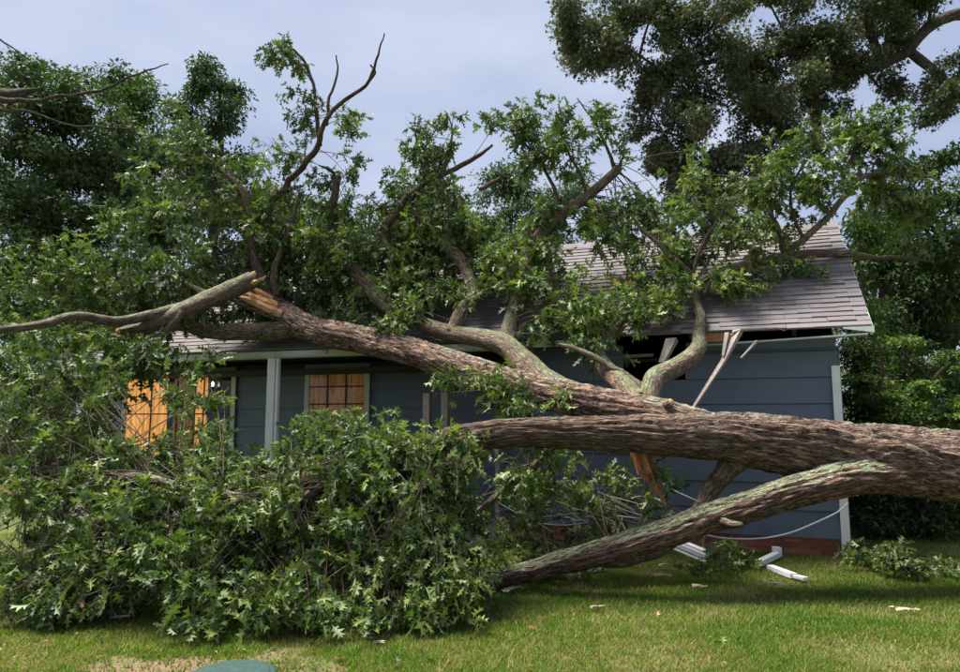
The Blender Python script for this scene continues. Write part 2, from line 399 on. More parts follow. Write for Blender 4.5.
nt.links.new(b.outputs[0], mx.inputs[1]); nt.links.new(tr.outputs[0], mx.inputs[2]); nt.links.new(mx.outputs[0], nt.nodes['Material Output'].inputs[0])
tag(link('grass', grass(), m), 'short mown lawn grass, yellowish in places', 'grass', kind='stuff')

# ------------------------------------------------------------------ the house
def paint(name, col, rough=.6, var=.12, dirt=(.5, .48, .42), sc=3):
    m, nt, b = mat(name); ob = coords(nt); n = tex_noise(nt, ob, sc, 5, .65); f = tex_noise(nt, ob, 60, 3)
    c = mixc(nt, math_n(nt, 'MULTIPLY', ramp(nt, n, [(.45, (0,0,0)), (.8, (1,1,1))]), var*2.5), col, mixc(nt, 1.0, col, dirt, 'MULTIPLY'))
    nt.links.new(c, b.inputs['Base Color']); b.inputs['Roughness'].default_value = rough; bump(nt, b, f, .15, .004); return m
M_BLUE = paint('slate_blue_paint', (.108, .134, .182), .55, .14)
M_WHITE = paint('white_trim_paint', (.80, .79, .78), .5, .2)
M_GREYTRIM = paint('grey_green_trim', (.50, .51, .48), .55, .2)
M_DARK = paint('attic_shadow_board', (.035, .03, .028), .9)  # near-black; attic and porch shade is put into this colour, muntins are dark themselves
M_ALU = paint('white_aluminium', (.74, .74, .75), .35, .12)
M_CABLE = paint('grey_cable_sheath', (.55, .56, .58), .5, .1)
M_MORTAR = paint('mortar', (.30, .25, .22), .95)
m, nt, b = mat('brick'); oi = nt.nodes.new('ShaderNodeObjectInfo'); n = tex_noise(nt, coords(nt), 30, 5)
bc = ramp(nt, oi.outputs['Random'], [(0, (.24, .075, .04)), (.5, (.36, .115, .062)), (1, (.43, .17, .10))])
nt.links.new(mixc(nt, .7, bc, mixc(nt, 1.0, bc, ramp(nt, n, [(.3, (.6,)*3), (.7, (1.2,)*3)]), 'MULTIPLY')), b.inputs['Base Color']); b.inputs['Roughness'].default_value = .9
bump(nt, b, n, .5, .006); M_BRICK = m
def shingle_mat(name, from_obj):
    m, nt, b = mat(name)
    if from_obj: src = nt.nodes.new('ShaderNodeObjectInfo').outputs['Random']
    else:
        a = nt.nodes.new('ShaderNodeAttribute'); a.attribute_name = 'rnd'; src = a.outputs['Fac']
    g = tex_noise(nt, coords(nt), 260, 2); l = tex_noise(nt, coords(nt), 1.1, 4)
    c = ramp(nt, src, [(0, (.150, .130, .138)), (.5, (.165, .144, .152)), (1, (.182, .160, .168))])
    c = mixc(nt, 1.0, c, ramp(nt, g, [(.3, (.62,)*3), (.7, (1.35,)*3)]), 'MULTIPLY')
    c = mixc(nt, ramp(nt, l, [(.45, (0,0,0)), (.8, (.55,)*3)]), c, (.13, .125, .105))
    nt.links.new(c, b.inputs['Base Color']); b.inputs['Roughness'].default_value = .92; bump(nt, b, g, .5, .004); return m
M_SHING = shingle_mat('asphalt_shingle', True); M_SHINGF = shingle_mat('asphalt_shingle_field', False)

house = empty('house', tuple(HOUSE), YAW)
tag(house, 'single-storey slate blue house with grey shingle roof under the fallen oak', 'house')
EZ, EY, RZ, RY = 2.70, -.45, 4.54, 1.81          # eave and ridge of the front slope (house coordinates)
SLOPE = (RZ-EZ)/(RY-EY); SLEN = math.hypot(RZ-EZ, RY-EY); CA, SA = (RY-EY)/SLEN, (RZ-EZ)/SLEN
XR, XL = .33, -13.1; XP = -4.15                    # rake edge, left end, where the porch recess starts
PREC = 1.1                                         # porch recess
BACKY = 7.2
def roofz(y): return EZ+(y-EY)*SLOPE
# structural walls (behind the siding)
wall = MB().box(XP, -.02, .012, .16, .22, 2.13).box(XP, -2.65, .012, .16, 2.1305, 2.62).box(-1.78, -.02, .012, .16, 2.1305, 2.62).build('wall', M_BLUE, house)
MB().box(XL+.3, XP+.1, PREC+.012, PREC+.15, .22, 2.62).build('porch_wall', M_BLUE, house)
MB().box(XP-.004, XP+.14, .17, PREC+.005, .22, 2.62).build('porch_return_wall', M_BLUE, house)
gable = MB().add([(-.02, .17, .22), (-.02, BACKY, .22), (-.02, BACKY, 2.60), (-.02, RY, RZ-.14), (-.02, .17, roofz(.17)-.16)],
                 [(0, 1, 2, 3, 4)]).build('gable_wall', M_BLUE, house)
MB().box(XL+.3, XL+.42, PREC+.16, BACKY, .22, 2.6).build('end_wall', M_BLUE, house)
MB().box(XL+.43, -.16, BACKY-.15, BACKY-.01, .22, 2.6).build('back_wall', M_BLUE, house)
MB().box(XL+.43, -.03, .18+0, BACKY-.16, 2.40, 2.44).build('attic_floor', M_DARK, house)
# siding boards: lapped, each with a lip at its lower edge
def siding(parent, x0, x1, yw, z0, z1, pitch):
    z = z0; k = 0
    while z < z1-.02:
        t = min(z+pitch, z1)
        mbs = MB(); j = .004*math.sin(k*2.3)
        v = [(x0, yw-.004, t), (x1, yw-.004, t), (x1, yw-.030-j*.3, z+.006), (x0, yw-.030, z+.006), (x0, yw+.010, t), (x1, yw+.010, t), (x1, yw+.010, z+.006), (x0, yw+.010, z+.006)]
        mbs.add(v, [(0, 3, 2, 1), (4, 5, 6, 7), (3, 7, 6, 2), (0, 1, 5, 4), (0, 4, 7, 3), (1, 2, 6, 5)])
        mbs.build('siding_board', M_BLUE, parent); z = t; k += 1
siding(wall, XP, 0.0, 0, .195, 2.133, .323); siding(wall, -1.80, 0.0, 0, 2.133, 2.50, .323); siding(wall, XP, -2.6, 0, 2.133, 2.61, .323)
pw = bpy.data.objects['porch_wall']; siding(pw, XL+.3, XP, PREC, .195, 2.60, .323)
# brick foundation, bricks laid one by one where they show
found = MB().box(XP, -.03, .02, .2, -.1, .194).build('foundation', M_MORTAR, house)
MB().box(XL+.3, XP, PREC+.02, PREC+.2, -.1, .194).build('foundation_core', M_MORTAR, found)
bme = MB().box(-.097, .097, 0, .09, -.0285, .0285).mesh('brick'); bme.materials.append(M_BRICK)
bm_ = bmesh.new(); bm_.from_mesh(bme); bmesh.ops.bevel(bm_, geom=list(bm_.edges), offset=.004, segments=1); bm_.to_mesh(bme); bm_.free()
for row in range(4):
    z = -.035+row*.0675
    for i in range(20):
        x = -.10-i*.206-(.103 if row % 2 else 0)
        o = link('brick', bme, None, found); o.location = (x+random.uniform(-.002, .002), .004+random.uniform(-.003, .003), z); o.rotation_euler = (0, 0, random.uniform(-.01, .01))
# corner board and trim
MB().box(-.085, .008, -.068, -.032, .02, 2.27).build('corner_board', M_WHITE, house, bevel=.003)
MB().box(.004, .02, -.02, .11, .19, 2.5).build('corner_return', M_BLUE, house)
# roof: deck, rafters, shingles
def rp(x, s, h=0):       # point on the front slope: s metres up from the eave, h above the deck
    return (x, EY+s*CA-h*SA, EZ+s*SA+h*CA)
dk = MB()
def slab(mbx, x0, x1, s0, s1, h0, h1):
    v = [rp(x0, s0, h0), rp(x1, s0, h0), rp(x1, s1, h0), rp(x0, s1, h0), rp(x0, s0, h1), rp(x1, s0, h1), rp(x1, s1, h1), rp(x0, s1, h1)]
    mbx.add(v, [(0,3,2,1),(4,5,6,7),(0,1,5,4),(1,2,6,5),(2,3,7,6),(3,0,4,7)])
    return mbx
roof = slab(MB(), -1.52, XR-.01, .02, SLEN-.005, -.030, -.012).build('roof', M_GREYWOOD, house)
slab(MB(), XL, -1.60, .02, SLEN-.005, -.030, -.012).build('roof_deck', M_GREYWOOD, roof)
slab(MB(), -1.60, -1.52, .30, SLEN-.005, -.030, -.012).build('roof_deck', M_GREYWOOD, roof)
MB().add([(XL, RY+.02, RZ-.02), (XR, RY+.02, RZ-.02), (XR, BACKY+.5, 2.45), (XL, BACKY+.5, 2.45), (XL, RY+.02, RZ-.06), (XR, RY+.02, RZ-.06), (XR, BACKY+.5, 2.40), (XL, BACKY+.5, 2.40)],
         [(0,1,2,3),(7,6,5,4),(0,4,5,1),(1,5,6,2),(2,6,7,3),(3,7,4,0)]).build('back_slope', M_SHINGF, roof)
EXPO = SLEN/26; TAB = .305
def tab_verts(w, L, t=.011):
    v = [(-w/2, 0, 0), (w/2, 0, 0), (w/2, L, 0), (-w/2, L, 0), (-w/2, 0, t), (w/2, 0, t), (w/2, L, t*.15), (-w/2, L, t*.15)]
    f = [(0,3,2,1),(4,5,6,7),(0,1,5,4),(1,2,6,5),(2,3,7,6),(3,0,4,7)]
    return v, f
tmes = []
for k in range(4):
    v, f = tab_verts(TAB-.0006, EXPO*1.28, .016+.003*k); me = bpy.data.meshes.new('shingle'); me.from_pydata(v, [], f); me.materials.append(M_SHING); tmes.append(me)
PITCH = math.atan2(SA, CA)
stuffV = []; stuffF = []; stuffA = []
count = 0
for row in range(26):
    xo = XR-.006-TAB/2+(TAB/2 if row % 2 else 0)*-1
    if row % 2:                                           # half tab at the rake
        v, f = tab_verts(TAB/2-.006, EXPO*1.28, .012); me = bpy.data.meshes.new('shingle'); me.from_pydata(v, [], f); me.materials.append(M_SHING)
        o = link('shingle', me, None, roof); o.location = rp(XR-.004-TAB/4, row*EXPO, -.008); o.rotation_euler = (PITCH, 0, 0); count += 1
        xo = XR-.006-TAB
    i = 0
    while True:
        x = xo-i*TAB; i += 1
        if x < XL+.1: break
        s = row*EXPO+random.gauss(0, .004)+.006*math.sin(x*2.1+row)
        if row < 3 and -1.62-.05 < x-.0 < -1.45 and row < 2: continue          # torn where the limb came through
        if x > -3.0 and count < 296:
            o = link('shingle', random.choice(tmes), None, roof); count += 1
            lift = random.random() < .05 or (row == 0 and -2.6 < x < -1.6)
            o.location = rp(x+random.gauss(0, .003), s, -.008+(.006 if lift else 0)); o.rotation_euler = (PITCH+random.gauss(0, .006)-(.03 if lift else 0), random.gauss(0, .004), 0)
        else:
            tv, tf = tab_verts(TAB-.0006, EXPO*1.28, .016+.007*random.random())
            stuffF += [tuple(q+len(stuffV) for q in ff) for ff in tf]
            for (a, b2, c) in tv:
                q = rp(x+a, s+b2, -.008+c); stuffV.append(q); 
            stuffA += [random.random()]*8
me = bpy.data.meshes.new('shingle_field'); me.from_pydata(stuffV, [], stuffF)
a_ = me.attributes.new('rnd', 'FLOAT', 'POINT'); a_.data.foreach_set('value', np.array(stuffA, np.float32))
tag(link('shingle_field', me, M_SHINGF, roof), kind='stuff')
x = XR
rc_v, rc_f = tab_verts(.30, .34, .012)
while x > XL+.3:                                            # ridge caps
    mbr = MB().add([(x, RY-.15, RZ-.15*SLOPE+.012), (x-.32, RY-.15, RZ-.15*SLOPE+.020), (x-.32, RY+.01, RZ+.028), (x, RY+.01, RZ+.018), (x-.32, RY+.2, RZ-.05), (x, RY+.2, RZ-.06)],
                   [(0, 3, 2, 1), (3, 5, 4, 2)])
    mbr.build('ridge_cap', M_SHING, roof); x -= .30
# rake fascia, white end of the eave fascia, rafters showing in the torn gap
MB().add([rp(XR+.004, 0, -.02), rp(XR+.004, SLEN, -.02), rp(XR+.004, SLEN, -.16), rp(XR+.004, 0, -.13), rp(XR-.02, 0, -.02), rp(XR-.02, SLEN, -.02), rp(XR-.02, SLEN, -.16), rp(XR-.02, 0, -.13)],
         [(0,1,2,3),(7,6,5,4),(0,4,5,1),(1,5,6,2),(2,6,7,3),(3,7,4,0)]).build('rake_board', M_WHITE, roof)
MB().add([(XR+.008, EY-.018, EZ-.012), (0.02, EY-.018, EZ-.012), (.02, EY-.018, EZ-.03), (XR+.008, EY-.018, EZ-.085), (XR+.008, EY-.002, EZ-.012), (.02, EY-.002, EZ-.012), (.02, EY-.002, EZ-.03), (XR+.008, EY-.002, EZ-.085)],
         [(0,1,2,3),(7,6,5,4),(0,4,5,1),(1,5,6,2),(2,6,7,3),(3,7,4,0)]).build('fascia_end', M_WHITE, roof)
for i in range(7):
    xx = .1-.6*i
    slab(MB(), xx-.02, xx+.02, .05, 2.6, -.135, -.032).build('rafter', M_DARK, roof)  # rafters darkened in colour to stand in for shade in the gap
MB().box(-1.52, -1.20, EY+.02, EY+.05, EZ-.125, EZ-.018).build('exposed_blocking', M_RAWRED, roof)
MB().bar((-2.9, -.0, 2.46), (-2.2, -.02, 2.47), .03, .04).build('frieze_board', M_GREYWOOD, wall)
# bent soffit strip still hanging along the torn eave
h0, h1 = (-1.50, EY+.12, 2.545), (XR-.06, EY+.02, 2.60)
MB().bar(h0, h1, .10, .018).build('soffit_strip', M_GREYTRIM, house)
# left eave over the porch: beam, fascia, ceiling
MB().box(XL+.1, XP-.05, EY+.03, EY+.15, 2.57, 2.66).build('porch_beam', M_GREYTRIM, house)
MB().box(XL+.1, -2.9, EY+.004, EY+.022, EZ-.115, EZ-.03).build('fascia', M_GREYTRIM, house)
MB().box(XL+.3, XP-.05, EY+.16, PREC, 2.605, 2.63).build('porch_ceiling', M_DARK, house)  # ceiling coloured near black to paint the deep shade of the recess
MB().box(XL+.3, XP-.01, EY+.05, PREC, -.02, .16).build('porch_floor', M_MORTAR, house)
def post(x, w=.13, top=2.57, cut=False, m=M_WHITE):
    p = MB().box(x-w/2, x+w/2, EY+.03, EY+.03+w, .16, top).build('porch_post', m, house, bevel=.006)
    return p
pp = post(-7.96, .135); MB().box(-7.87, -7.83, EY+.04, EY+.10, .16, 2.57).build('downspout', M_WHITE, house)
for xx, zz in ((-5.33, 1.99), (-5.05, 2.0)):
    MB().box(xx-.05, xx+.05, EY+.05, EY+.15, .16, zz).build('broken_post', M_GREYWOOD, house)
MB().box(-4.30, -4.24, EY+.05, EY+.15, .16, 1.75).build('broken_post', M_GREYWOOD, house)
# windows
def glass():
    m = bpy.data.materials.new('window_glass'); m.use_nodes = True; nt = m.node_tree
    t = nt.nodes.new('ShaderNodeBsdfTransparent'); g = nt.nodes.new('ShaderNodeBsdfGlossy'); g.inputs['Roughness'].default_value = .03
    fr = nt.nodes.new('ShaderNodeFresnel'); fr.inputs[0].default_value = 1.5
    mx = nt.nodes.new('ShaderNodeMixShader'); nt.links.new(fr.outputs[0], mx.inputs[0]); nt.links.new(t.outputs[0], mx.inputs[1]); nt.links.new(g.outputs[0], mx.inputs[2])
    nt.links.new(mx.outputs[0], nt.nodes['Material Output'].inputs[0]); return m
M_GLASS = glass()
def lit_cloth(name, col, e):
    m, nt, b = mat(name); n = tex_noise(nt, coords(nt, 'Object', (14, 14, 1)), 1.5, 3)
    c = ramp(nt, n, [(.35, tuple(v*.45 for v in col)), (.65, col)])
    nt.links.new(c, b.inputs['Base Color']); nt.links.new(c, b.inputs['Emission Color']); b.inputs['Emission Strength'].default_value = e; b.inputs['Roughness'].default_value = .9; return m  # streaks paint the shade of folds; lamplight is put in as emission
M_CURT = lit_cloth('lamplit_curtain', (.82, .40, .10), .30)
M_BLIND = lit_cloth('lamplit_blind', (.46, .23, .08), .06)
WY = PREC-.034
def window(x0, x1, z0, z1, nx, nz, cloth, gaps=None):
    w = MB().box(x0, x1, WY-.05, WY-.021, z0, z0+.09).box(x0, x1, WY-.05, WY-.021, z1-.09, z1).box(x0, x0+.09, WY-.05, WY-.021, z0+.091, z1-.091).box(x1-.09, x1, WY-.05, WY-.021, z0+.091, z1-.091).build('window', M_GREYTRIM, house)
    MB().box(x0-.04, x1+.04, WY-.09, WY-.051, z0-.03, z0+.01).build('sill', M_WHITE, w)
    ax0, ax1, az0, az1 = x0+.09, x1-.09, z0+.09, z1-.09
    for i in range(1, nx):
        xx = ax0+(ax1-ax0)*i/nx; MB().box(xx-.011, xx+.011, WY-.044, WY-.026, az0, az1).build('muntin', M_DARK if nx < 5 else M_GREYTRIM, w)
    for j in range(1, nz):
        zz = az0+(az1-az0)*j/nz; MB().box(ax0, ax1, WY-.043, WY-.027, zz-.011, zz+.011).build('muntin', M_DARK if nx < 5 else M_GREYTRIM, w)
    for i in range(nx):
        for j in range(nz):
            a = ax0+(ax1-ax0)*i/nx+.012; c = ax0+(ax1-ax0)*(i+1)/nx-.012; d = az0+(az1-az0)*j/nz+.012; e = az0+(az1-az0)*(j+1)/nz-.012
            MB().add([(a, WY-.030, d), (c, WY-.030, d), (c, WY-.030, e), (a, WY-.030, e)], [(0, 1, 2, 3)]).build('pane', M_GLASS, w)
    MB().box(ax0, ax1, WY-.0205, WY-.0200, az0, az1).build('dark_room_sheet', M_DARK, w)  # near-black sheet behind the panes, painted in place of the unlit room
    for g0, g1, cm in (gaps or [(ax0, ax1, cloth)]):
        n = 40; v = []; f = []
        for k in range(n+1):
            xx = g0+(g1-g0)*k/n; yy = WY-.0245+.0025*math.sin(k*1.9)
            v += [(xx, yy, az0), (xx, yy, az1)]
        f = [(2*k, 2*k+2, 2*k+3, 2*k+1) for k in range(n)]
        MB().add(v, f).build('curtain', cm, w, smooth=True)
    return w
window(-8.30, -7.02, 1.20, 2.58, 3, 4, M_BLIND)
window(-12.45, -9.78, .88, 2.58, 4, 2, M_CURT, [(-12.35, -11.35, M_CURT), (-11.2, -10.72, M_BLIND), (-10.68, -10.42, M_CURT)])
# candle lamp glowing in the big window
lx, ly, lz = -10.24, PREC-.11, 2.25
mL, ntL, bL = mat('lamp_glow'); bL.inputs['Emission Color'].default_value = (1, .72, .55, 1); bL.inputs['Emission Strength'].default_value = 6
def house_pt(x, y, z):
    c, s = cos(YAW), sin(YAW); return (HOUSE[0]+x*c-y*s, HOUSE[1]+x*s+y*c, z)
lamp = empty('wall_lamp', house_pt(lx, PREC-.085, lz), YAW); tag(lamp, 'small glowing bulb lamp beside the orange curtained window', 'lamp')
mbl = MB(); tube(mbl, np.array([(0, -.06, -.02, .01), (0, -.06, .01, .02), (0, -.06, .03, .021), (0, -.06, .055, .013), (0, -.06, .07, .003)], float), 10, cap=0); mbl.build('bulb', mL, lamp, smooth=True)
mbl = MB(); tube(mbl, np.array([(0, -.06, -.10, .03), (0, -.06, -.06, .02), (0, -.06, -.022, .022)], float), 10); mbl.bar((0, -.06, -.09), (0, .0, -.09), .02, .02); mbl.build('socket', M_DARK, lamp, smooth=True)

# ------------------------------------------------------------------ the fallen oak
oak = empty('fallen_oak_tree', tuple(ground(860, 560)*np.array([1, 1, 0])))
tag(oak, 'huge uprooted oak with thick mossy trunk lying across the lawn and house roof', 'tree')
OAKINV = Matrix.Translation(oak.location).inverted()
def to_oak(o): o.parent = oak; o.matrix_parent_inverse = OAKINV; return o
limb_samples = []
def limb(name, rows, m=None, seg=14, rough=.5, cap=0, jag=0, step=.05, seed=None, rec=True, parent=True):
    path = crook(pxpath(rows, step)); mbx = MB(); tube(mbx, path, seg, rough, seed if seed is not None else random.random()*50, cap, jag=jag)
    if rec: limb_samples.append(path)
    o = mbx.build(name, [m or M_LIMB, M_RAW], None, smooth=True)
    return to_oak(o) if parent else o
limb('trunk', [(1420, 560, 7.6, 72), (1330, 515, 7.4, 58), (1150, 480, 7.1, 43), (960, 467, 7.0, 36), (880, 459, 7.0, 33.5), (820, 450, 7.0, 31), (770, 443, 7.0, 28), (720, 437, 6.95, 24), (660, 435, 6.85, 20), (600, 434, 6.75, 17.5), (530, 432, 6.65, 15), (465, 438, 6.6, 13), (400, 456, 6.5, 10), (330, 475, 6.4, 8), (250, 500, 6.3, 6), (160, 540, 6.2, 4)], M_BARK, 96, .52, seed=3, step=.03)
limb('limb', [(810, 446, 7.1, 20), (735, 435, 7.15, 17.5), (660, 415, 7.35, 16), (600, 404, 7.75, 17), (540, 391, 8.2, 16.5), (480, 375, 8.75, 15), (420, 354, 9.3, 14.5), (370, 342, 9.8, 14), (320, 331, 10.25, 14), (290, 318, 10.55, 13), (272, 303, 10.7, 9), (262, 280, 10.75, 5.6), (254, 255, 10.8, 4.6), (253, 228, 10.85, 4.2), (268, 207, 10.85, 3.6), (291, 180, 10.7, 3.3), (315, 150, 10.5, 3), (324, 126, 10.4, 2.5), (335, 107, 10.4, 2.2), (356, 94, 10.4, 1.9), (370, 80, 10.4, 1.6), (377, 58, 10.4, 1.2), (384, 33, 10.4, .6)], M_BARK, 72, .55, seed=8, step=.03)
limb('limb', [(990, 472, 7.0, 15), (915, 473, 6.88, 18), (860, 477, 6.75, 17.5), (800, 490, 6.65, 15.5), (740, 509, 6.6, 14.5), (660, 535, 6.6, 13.5), (600, 553, 6.68, 11.8), (545, 567, 6.78, 10.5), (494, 580, 6.9, 9)], M_MOSSY, 64, .6, cap=1, jag=.06, seed=14, step=.03)
limb('limb', [(740, 452, 7.0, 17), (727, 470, 7.05, 11), (712, 490, 7.15, 9), (692, 520, 7.2, 8), (662, 547, 7.2, 7.5), (632, 560, 7.1, 6), (600, 563, 7.0, 4), (570, 560, 7, 2.5)], M_LIMB, 14)
limb('limb', [(646, 415, 7.45, 11), (650, 392, 7.6, 10.5), (656, 378, 7.75, 10.5), (676, 367, 7.95, 9.5), (692, 357, 8.15, 8.8), (699, 345, 8.3, 8), (699, 332, 8.5, 6.5), (700, 316, 8.75, 5), (696, 296, 9.0, 4), (705, 270, 9.1, 3)], M_LIMB, 16, .45)
limb('limb_stub', [(660, 410, 7.4, 5), (668, 404, 7.2, 4.5), (671, 402, 7.15, 4)], M_LIMB, 10, .4, cap=1, jag=.01)
limb('limb', [(640, 402, 7.55, 11), (620, 383, 7.9, 10), (604, 366, 8.3, 9), (588, 348, 8.7, 7.5), (570, 325, 9.1, 6), (556, 290, 9.5, 5), (545, 260, 9.7, 4)], M_LIMB, 14)
limb('limb', [(655, 397, 7.65, 3), (630, 378, 7.9, 4), (607, 365, 8.0, 3.6), (585, 352, 8.1, 3), (560, 345, 8.2, 2)], M_LIMB, 8, .4)
limb('limb', [(590, 403, 7.85, 14), (552, 385, 8.25, 13), (525, 363, 8.65, 12.5), (502, 344, 9.0, 11), (470, 336, 9.4, 9), (430, 328, 9.8, 8.5), (392, 308, 10.25, 8), (366, 284, 10.55, 7.5), (346, 259, 10.8, 5.5), (336, 234, 10.9, 4.4), (333, 206, 10.9, 4), (338, 178, 10.9, 3.6)], M_LIMB, 16, .5, cap=1, jag=.05)
limb('limb', [(452, 334, 9.55, 8), (462, 312, 9.7, 7.5), (474, 295, 9.9, 7), (466, 268, 10.2, 6.5), (450, 248, 10.4, 6), (436, 231, 10.5, 5.5), (415, 213, 10.6, 3), (395, 206, 10.6, 2), (372, 210, 10.6, 1.2)], M_LIMB, 14)
limb('limb', [(505, 345, 9.1, 9), (515, 310, 9.5, 8), (530, 255, 9.8, 7), (546, 228, 9.9, 6.5), (563, 213, 9.95, 6), (587, 197, 10, 5.6), (606, 181, 10, 5), (618, 168, 10, 4.6)], M_LIMB, 14, .5, cap=1, jag=.04)
limb('limb', [(430, 300, 10.3, 4), (385, 240, 10.6, 3.5), (398, 212, 10.6, 3.2), (417, 187, 10.6, 3), (453, 170, 10.6, 2.6), (473, 159, 10.6, 2.3), (492, 144, 10.6, 1.3)], M_TWIG, 8, .3)
limb('limb', [(607, 369, 8.25, 6), (600, 345, 8.55, 6.5), (640, 308, 8.85, 7), (690, 286, 9.05, 6.5), (737, 269, 9.15, 6), (783, 257, 9.25, 5), (827, 253, 9.3, 4), (873, 257, 9.3, 2.6), (900, 258, 9.3, 2), (935, 263, 9.3, 1)], M_LIMB, 12)
limb('limb', [(783, 256, 9.25, 4), (803, 239, 9.2, 3.6), (830, 214, 9.15, 3.2), (848, 194, 9.15, 2.8), (868, 175, 9.15, 2.4), (900, 173, 9.15, 1.8), (936, 178, 9.15, 1)], M_LIMB, 10, .4)
limb('limb', [(783, 254, 9.25, 3.2), (776, 228, 9.2, 2.6), (768, 204, 9.15, 2), (760, 180, 9.1, 1.4)], M_LIMB, 8, .4)
limb('limb', [(700, 285, 9.0, 3), (682, 266, 8.9, 2.6), (650, 237, 8.8, 2), (630, 215, 8.8, 1.2)], M_LIMB, 8, .3)
limb('limb', [(300, 326, 10.5, 9.5), (262, 331, 10.5, 9), (213, 331, 10.4, 8), (180, 326, 10.2, 6), (140, 330, 10.0, 4), (100, 345, 9.6, 3)], M_LIMB, 14, .45)
limb('limb', [(276, 296, 10.7, 4.5), (274, 270, 10.7, 3.6), (283, 245, 10.7, 3), (292, 222, 10.7, 2.5), (300, 195, 10.7, 1.6)], M_LIMB, 8, .4)
limb('limb', [(253, 228, 10.85, 4), (240, 190, 10.9, 3), (215, 165, 10.9, 2.2), (190, 140, 10.9, 1.4)], M_LIMB, 8, .3)
limb('limb', [(320, 145, 10.9, 2.5), (316, 110, 10.9, 2), (310, 75, 10.9, 1.6), (296, 52, 10.9, 1.3), (272, 40, 10.9, .8)], M_TWIG, 7, .2)
limb('limb', [(326, 125, 10.9, 2), (329, 98, 10.9, 1.6), (337, 75, 10.9, 1.2), (336, 55, 10.9, .7)], M_TWIG, 6, .2)
limb('limb', [(365, 87, 10.9, 1.6), (375, 73, 10.9, 1.3), (371, 64, 10.9, 1)], M_TWIG, 6, .2, rec=False)
limb('limb', [(615, 172, 10, 2.2), (606, 145, 10, 1.6), (594, 122, 10, 1.2), (578, 98, 10, .6)], M_TWIG, 6, .2)
limb('limb', [(338, 180, 10.9, 2), (330, 170, 10.9, 1.6), (318, 165, 10.9, .8)], M_TWIG, 6, .2, rec=False)
limb('limb', [(500, 178, 10.3, 1.5), (490, 186, 10.3, 2.6), (478, 190, 10.3, 2)], M_TWIG, 8, .2, cap=1, rec=False)
limb('limb', [(442, 178, 10.6, 1.6), (447, 152, 10.6, 1.3), (453, 133, 10.6, 1), (448, 112, 10.6, .5)], M_TWIG, 6, .2)
limb('limb', [(425, 184, 10.6, 1.6), (418, 152, 10.6, 1.2), (414, 128, 10.6, .5)], M_TWIG, 6, .2)
limb('limb', [(560, 205, 10, 2.4), (548, 175, 10.1, 1.8), (530, 150, 10.2, 1.4), (508, 128, 10.2, .6)], M_TWIG, 6, .2)
limb('limb', [(587, 197, 10, 2), (576, 165, 10, 1.5), (562, 140, 10, 1.1), (558, 116, 10, .5)], M_TWIG, 6, .2)
limb('limb', [(617, 170, 10, 1.5), (622, 160, 10, 1.1), (626, 148, 10, .5)], M_TWIG, 6, .2)
limb('limb', [(848, 194, 9.15, 2), (850, 160, 9.2, 1.5), (868, 135, 9.3, 1.1), (878, 112, 9.3, .5)], M_TWIG, 6, .2)
limb('limb', [(803, 239, 9.2, 2), (790, 200, 9.25, 1.6), (800, 170, 9.3, 1.2), (828, 142, 9.3, .6)], M_TWIG, 6, .2)
limb('limb', [(725, 205, 9.2, 2.2), (715, 225, 9.2, 2), (700, 250, 9.1, 2), (690, 284, 9.05, 2)], M_TWIG, 6, .2)
limb('limb_stub', [(718, 519, 6.5, 3.5), (730, 524, 6.42, 4), (741, 524, 6.4, 3)], M_MOSSY, 10, .5, cap=1, jag=.02, rec=False)
# inner limbs that carry the foreground foliage
limb('limb', [(480, 436, 6.6, 9), (430, 470, 6.3, 7), (400, 520, 6.1, 5.5), (380, 560, 6.0, 4), (350, 590, 5.9, 2)], M_LIMB, 10)
limb('limb', [(330, 475, 6.4, 6), (270, 520, 6.2, 5), (220, 560, 6.0, 3.5), (180, 590, 5.9, 2)], M_LIMB, 10)
limb('limb', [(250, 500, 6.3, 5), (150, 480, 6.6, 4), (60, 470, 6.8, 3), (-20, 460, 7, 2)], M_LIMB, 10)
limb('limb', [(170, 540, 6.2, 4), (90, 570, 6.0, 3), (20, 585, 5.8, 2)], M_LIMB, 10)
limb('limb', [(560, 440, 6.8, 5), (520, 480, 7.2, 4), (480, 510, 7.2, 3), (440, 540, 7, 2)], M_LIMB, 8)
limb('limb', [(360, 478, 6.8, 4.5), (372, 462, 7.2, 6), (400, 455, 7.6, 6.5), (440, 448, 8, 6)], M_LIMB, 10, rec=False)

# splintered wood where the upper limb snapped
def splinter(name, rows, m, seg=6, parent=True):
    path = pxpath(rows, .05); mbx = MB(); v0 = len(mbx.v); tube(mbx, path, seg, 0)
    mbx.v = [(x+rng.normal(0, .006), y+rng.normal(0, .006), z+rng.normal(0, .006)) for x, y, z in mbx.v]
    o = mbx.build(name, m); return to_oak(o) if parent else o
for rows in ([(276, 306, 10.45, 5), (258, 300, 10.3, 5), (244, 294, 10.25, 3.5), (233, 291, 10.25, .8)], [(280, 314, 10.4, 5), (262, 306, 10.25, 4.5), (246, 299, 10.2, 3), (236, 296, 10.2, .8)], [(272, 300, 10.5, 4), (252, 288, 10.4, 2.5), (238, 281, 10.4, .6)]):
    splinter('splinter', rows, M_RAW)
splinter('bark_flap', [(284, 318, 10.45, 5), (262, 311, 10.3, 5), (243, 303, 10.25, 3.5), (230, 299, 10.25, .8)], M_BARK)
splinter('splinter', [(210, 294, 10.3, 3.2), (198, 289, 10.3, 2.2), (185, 282, 10.3, .6)], M_CHIP)
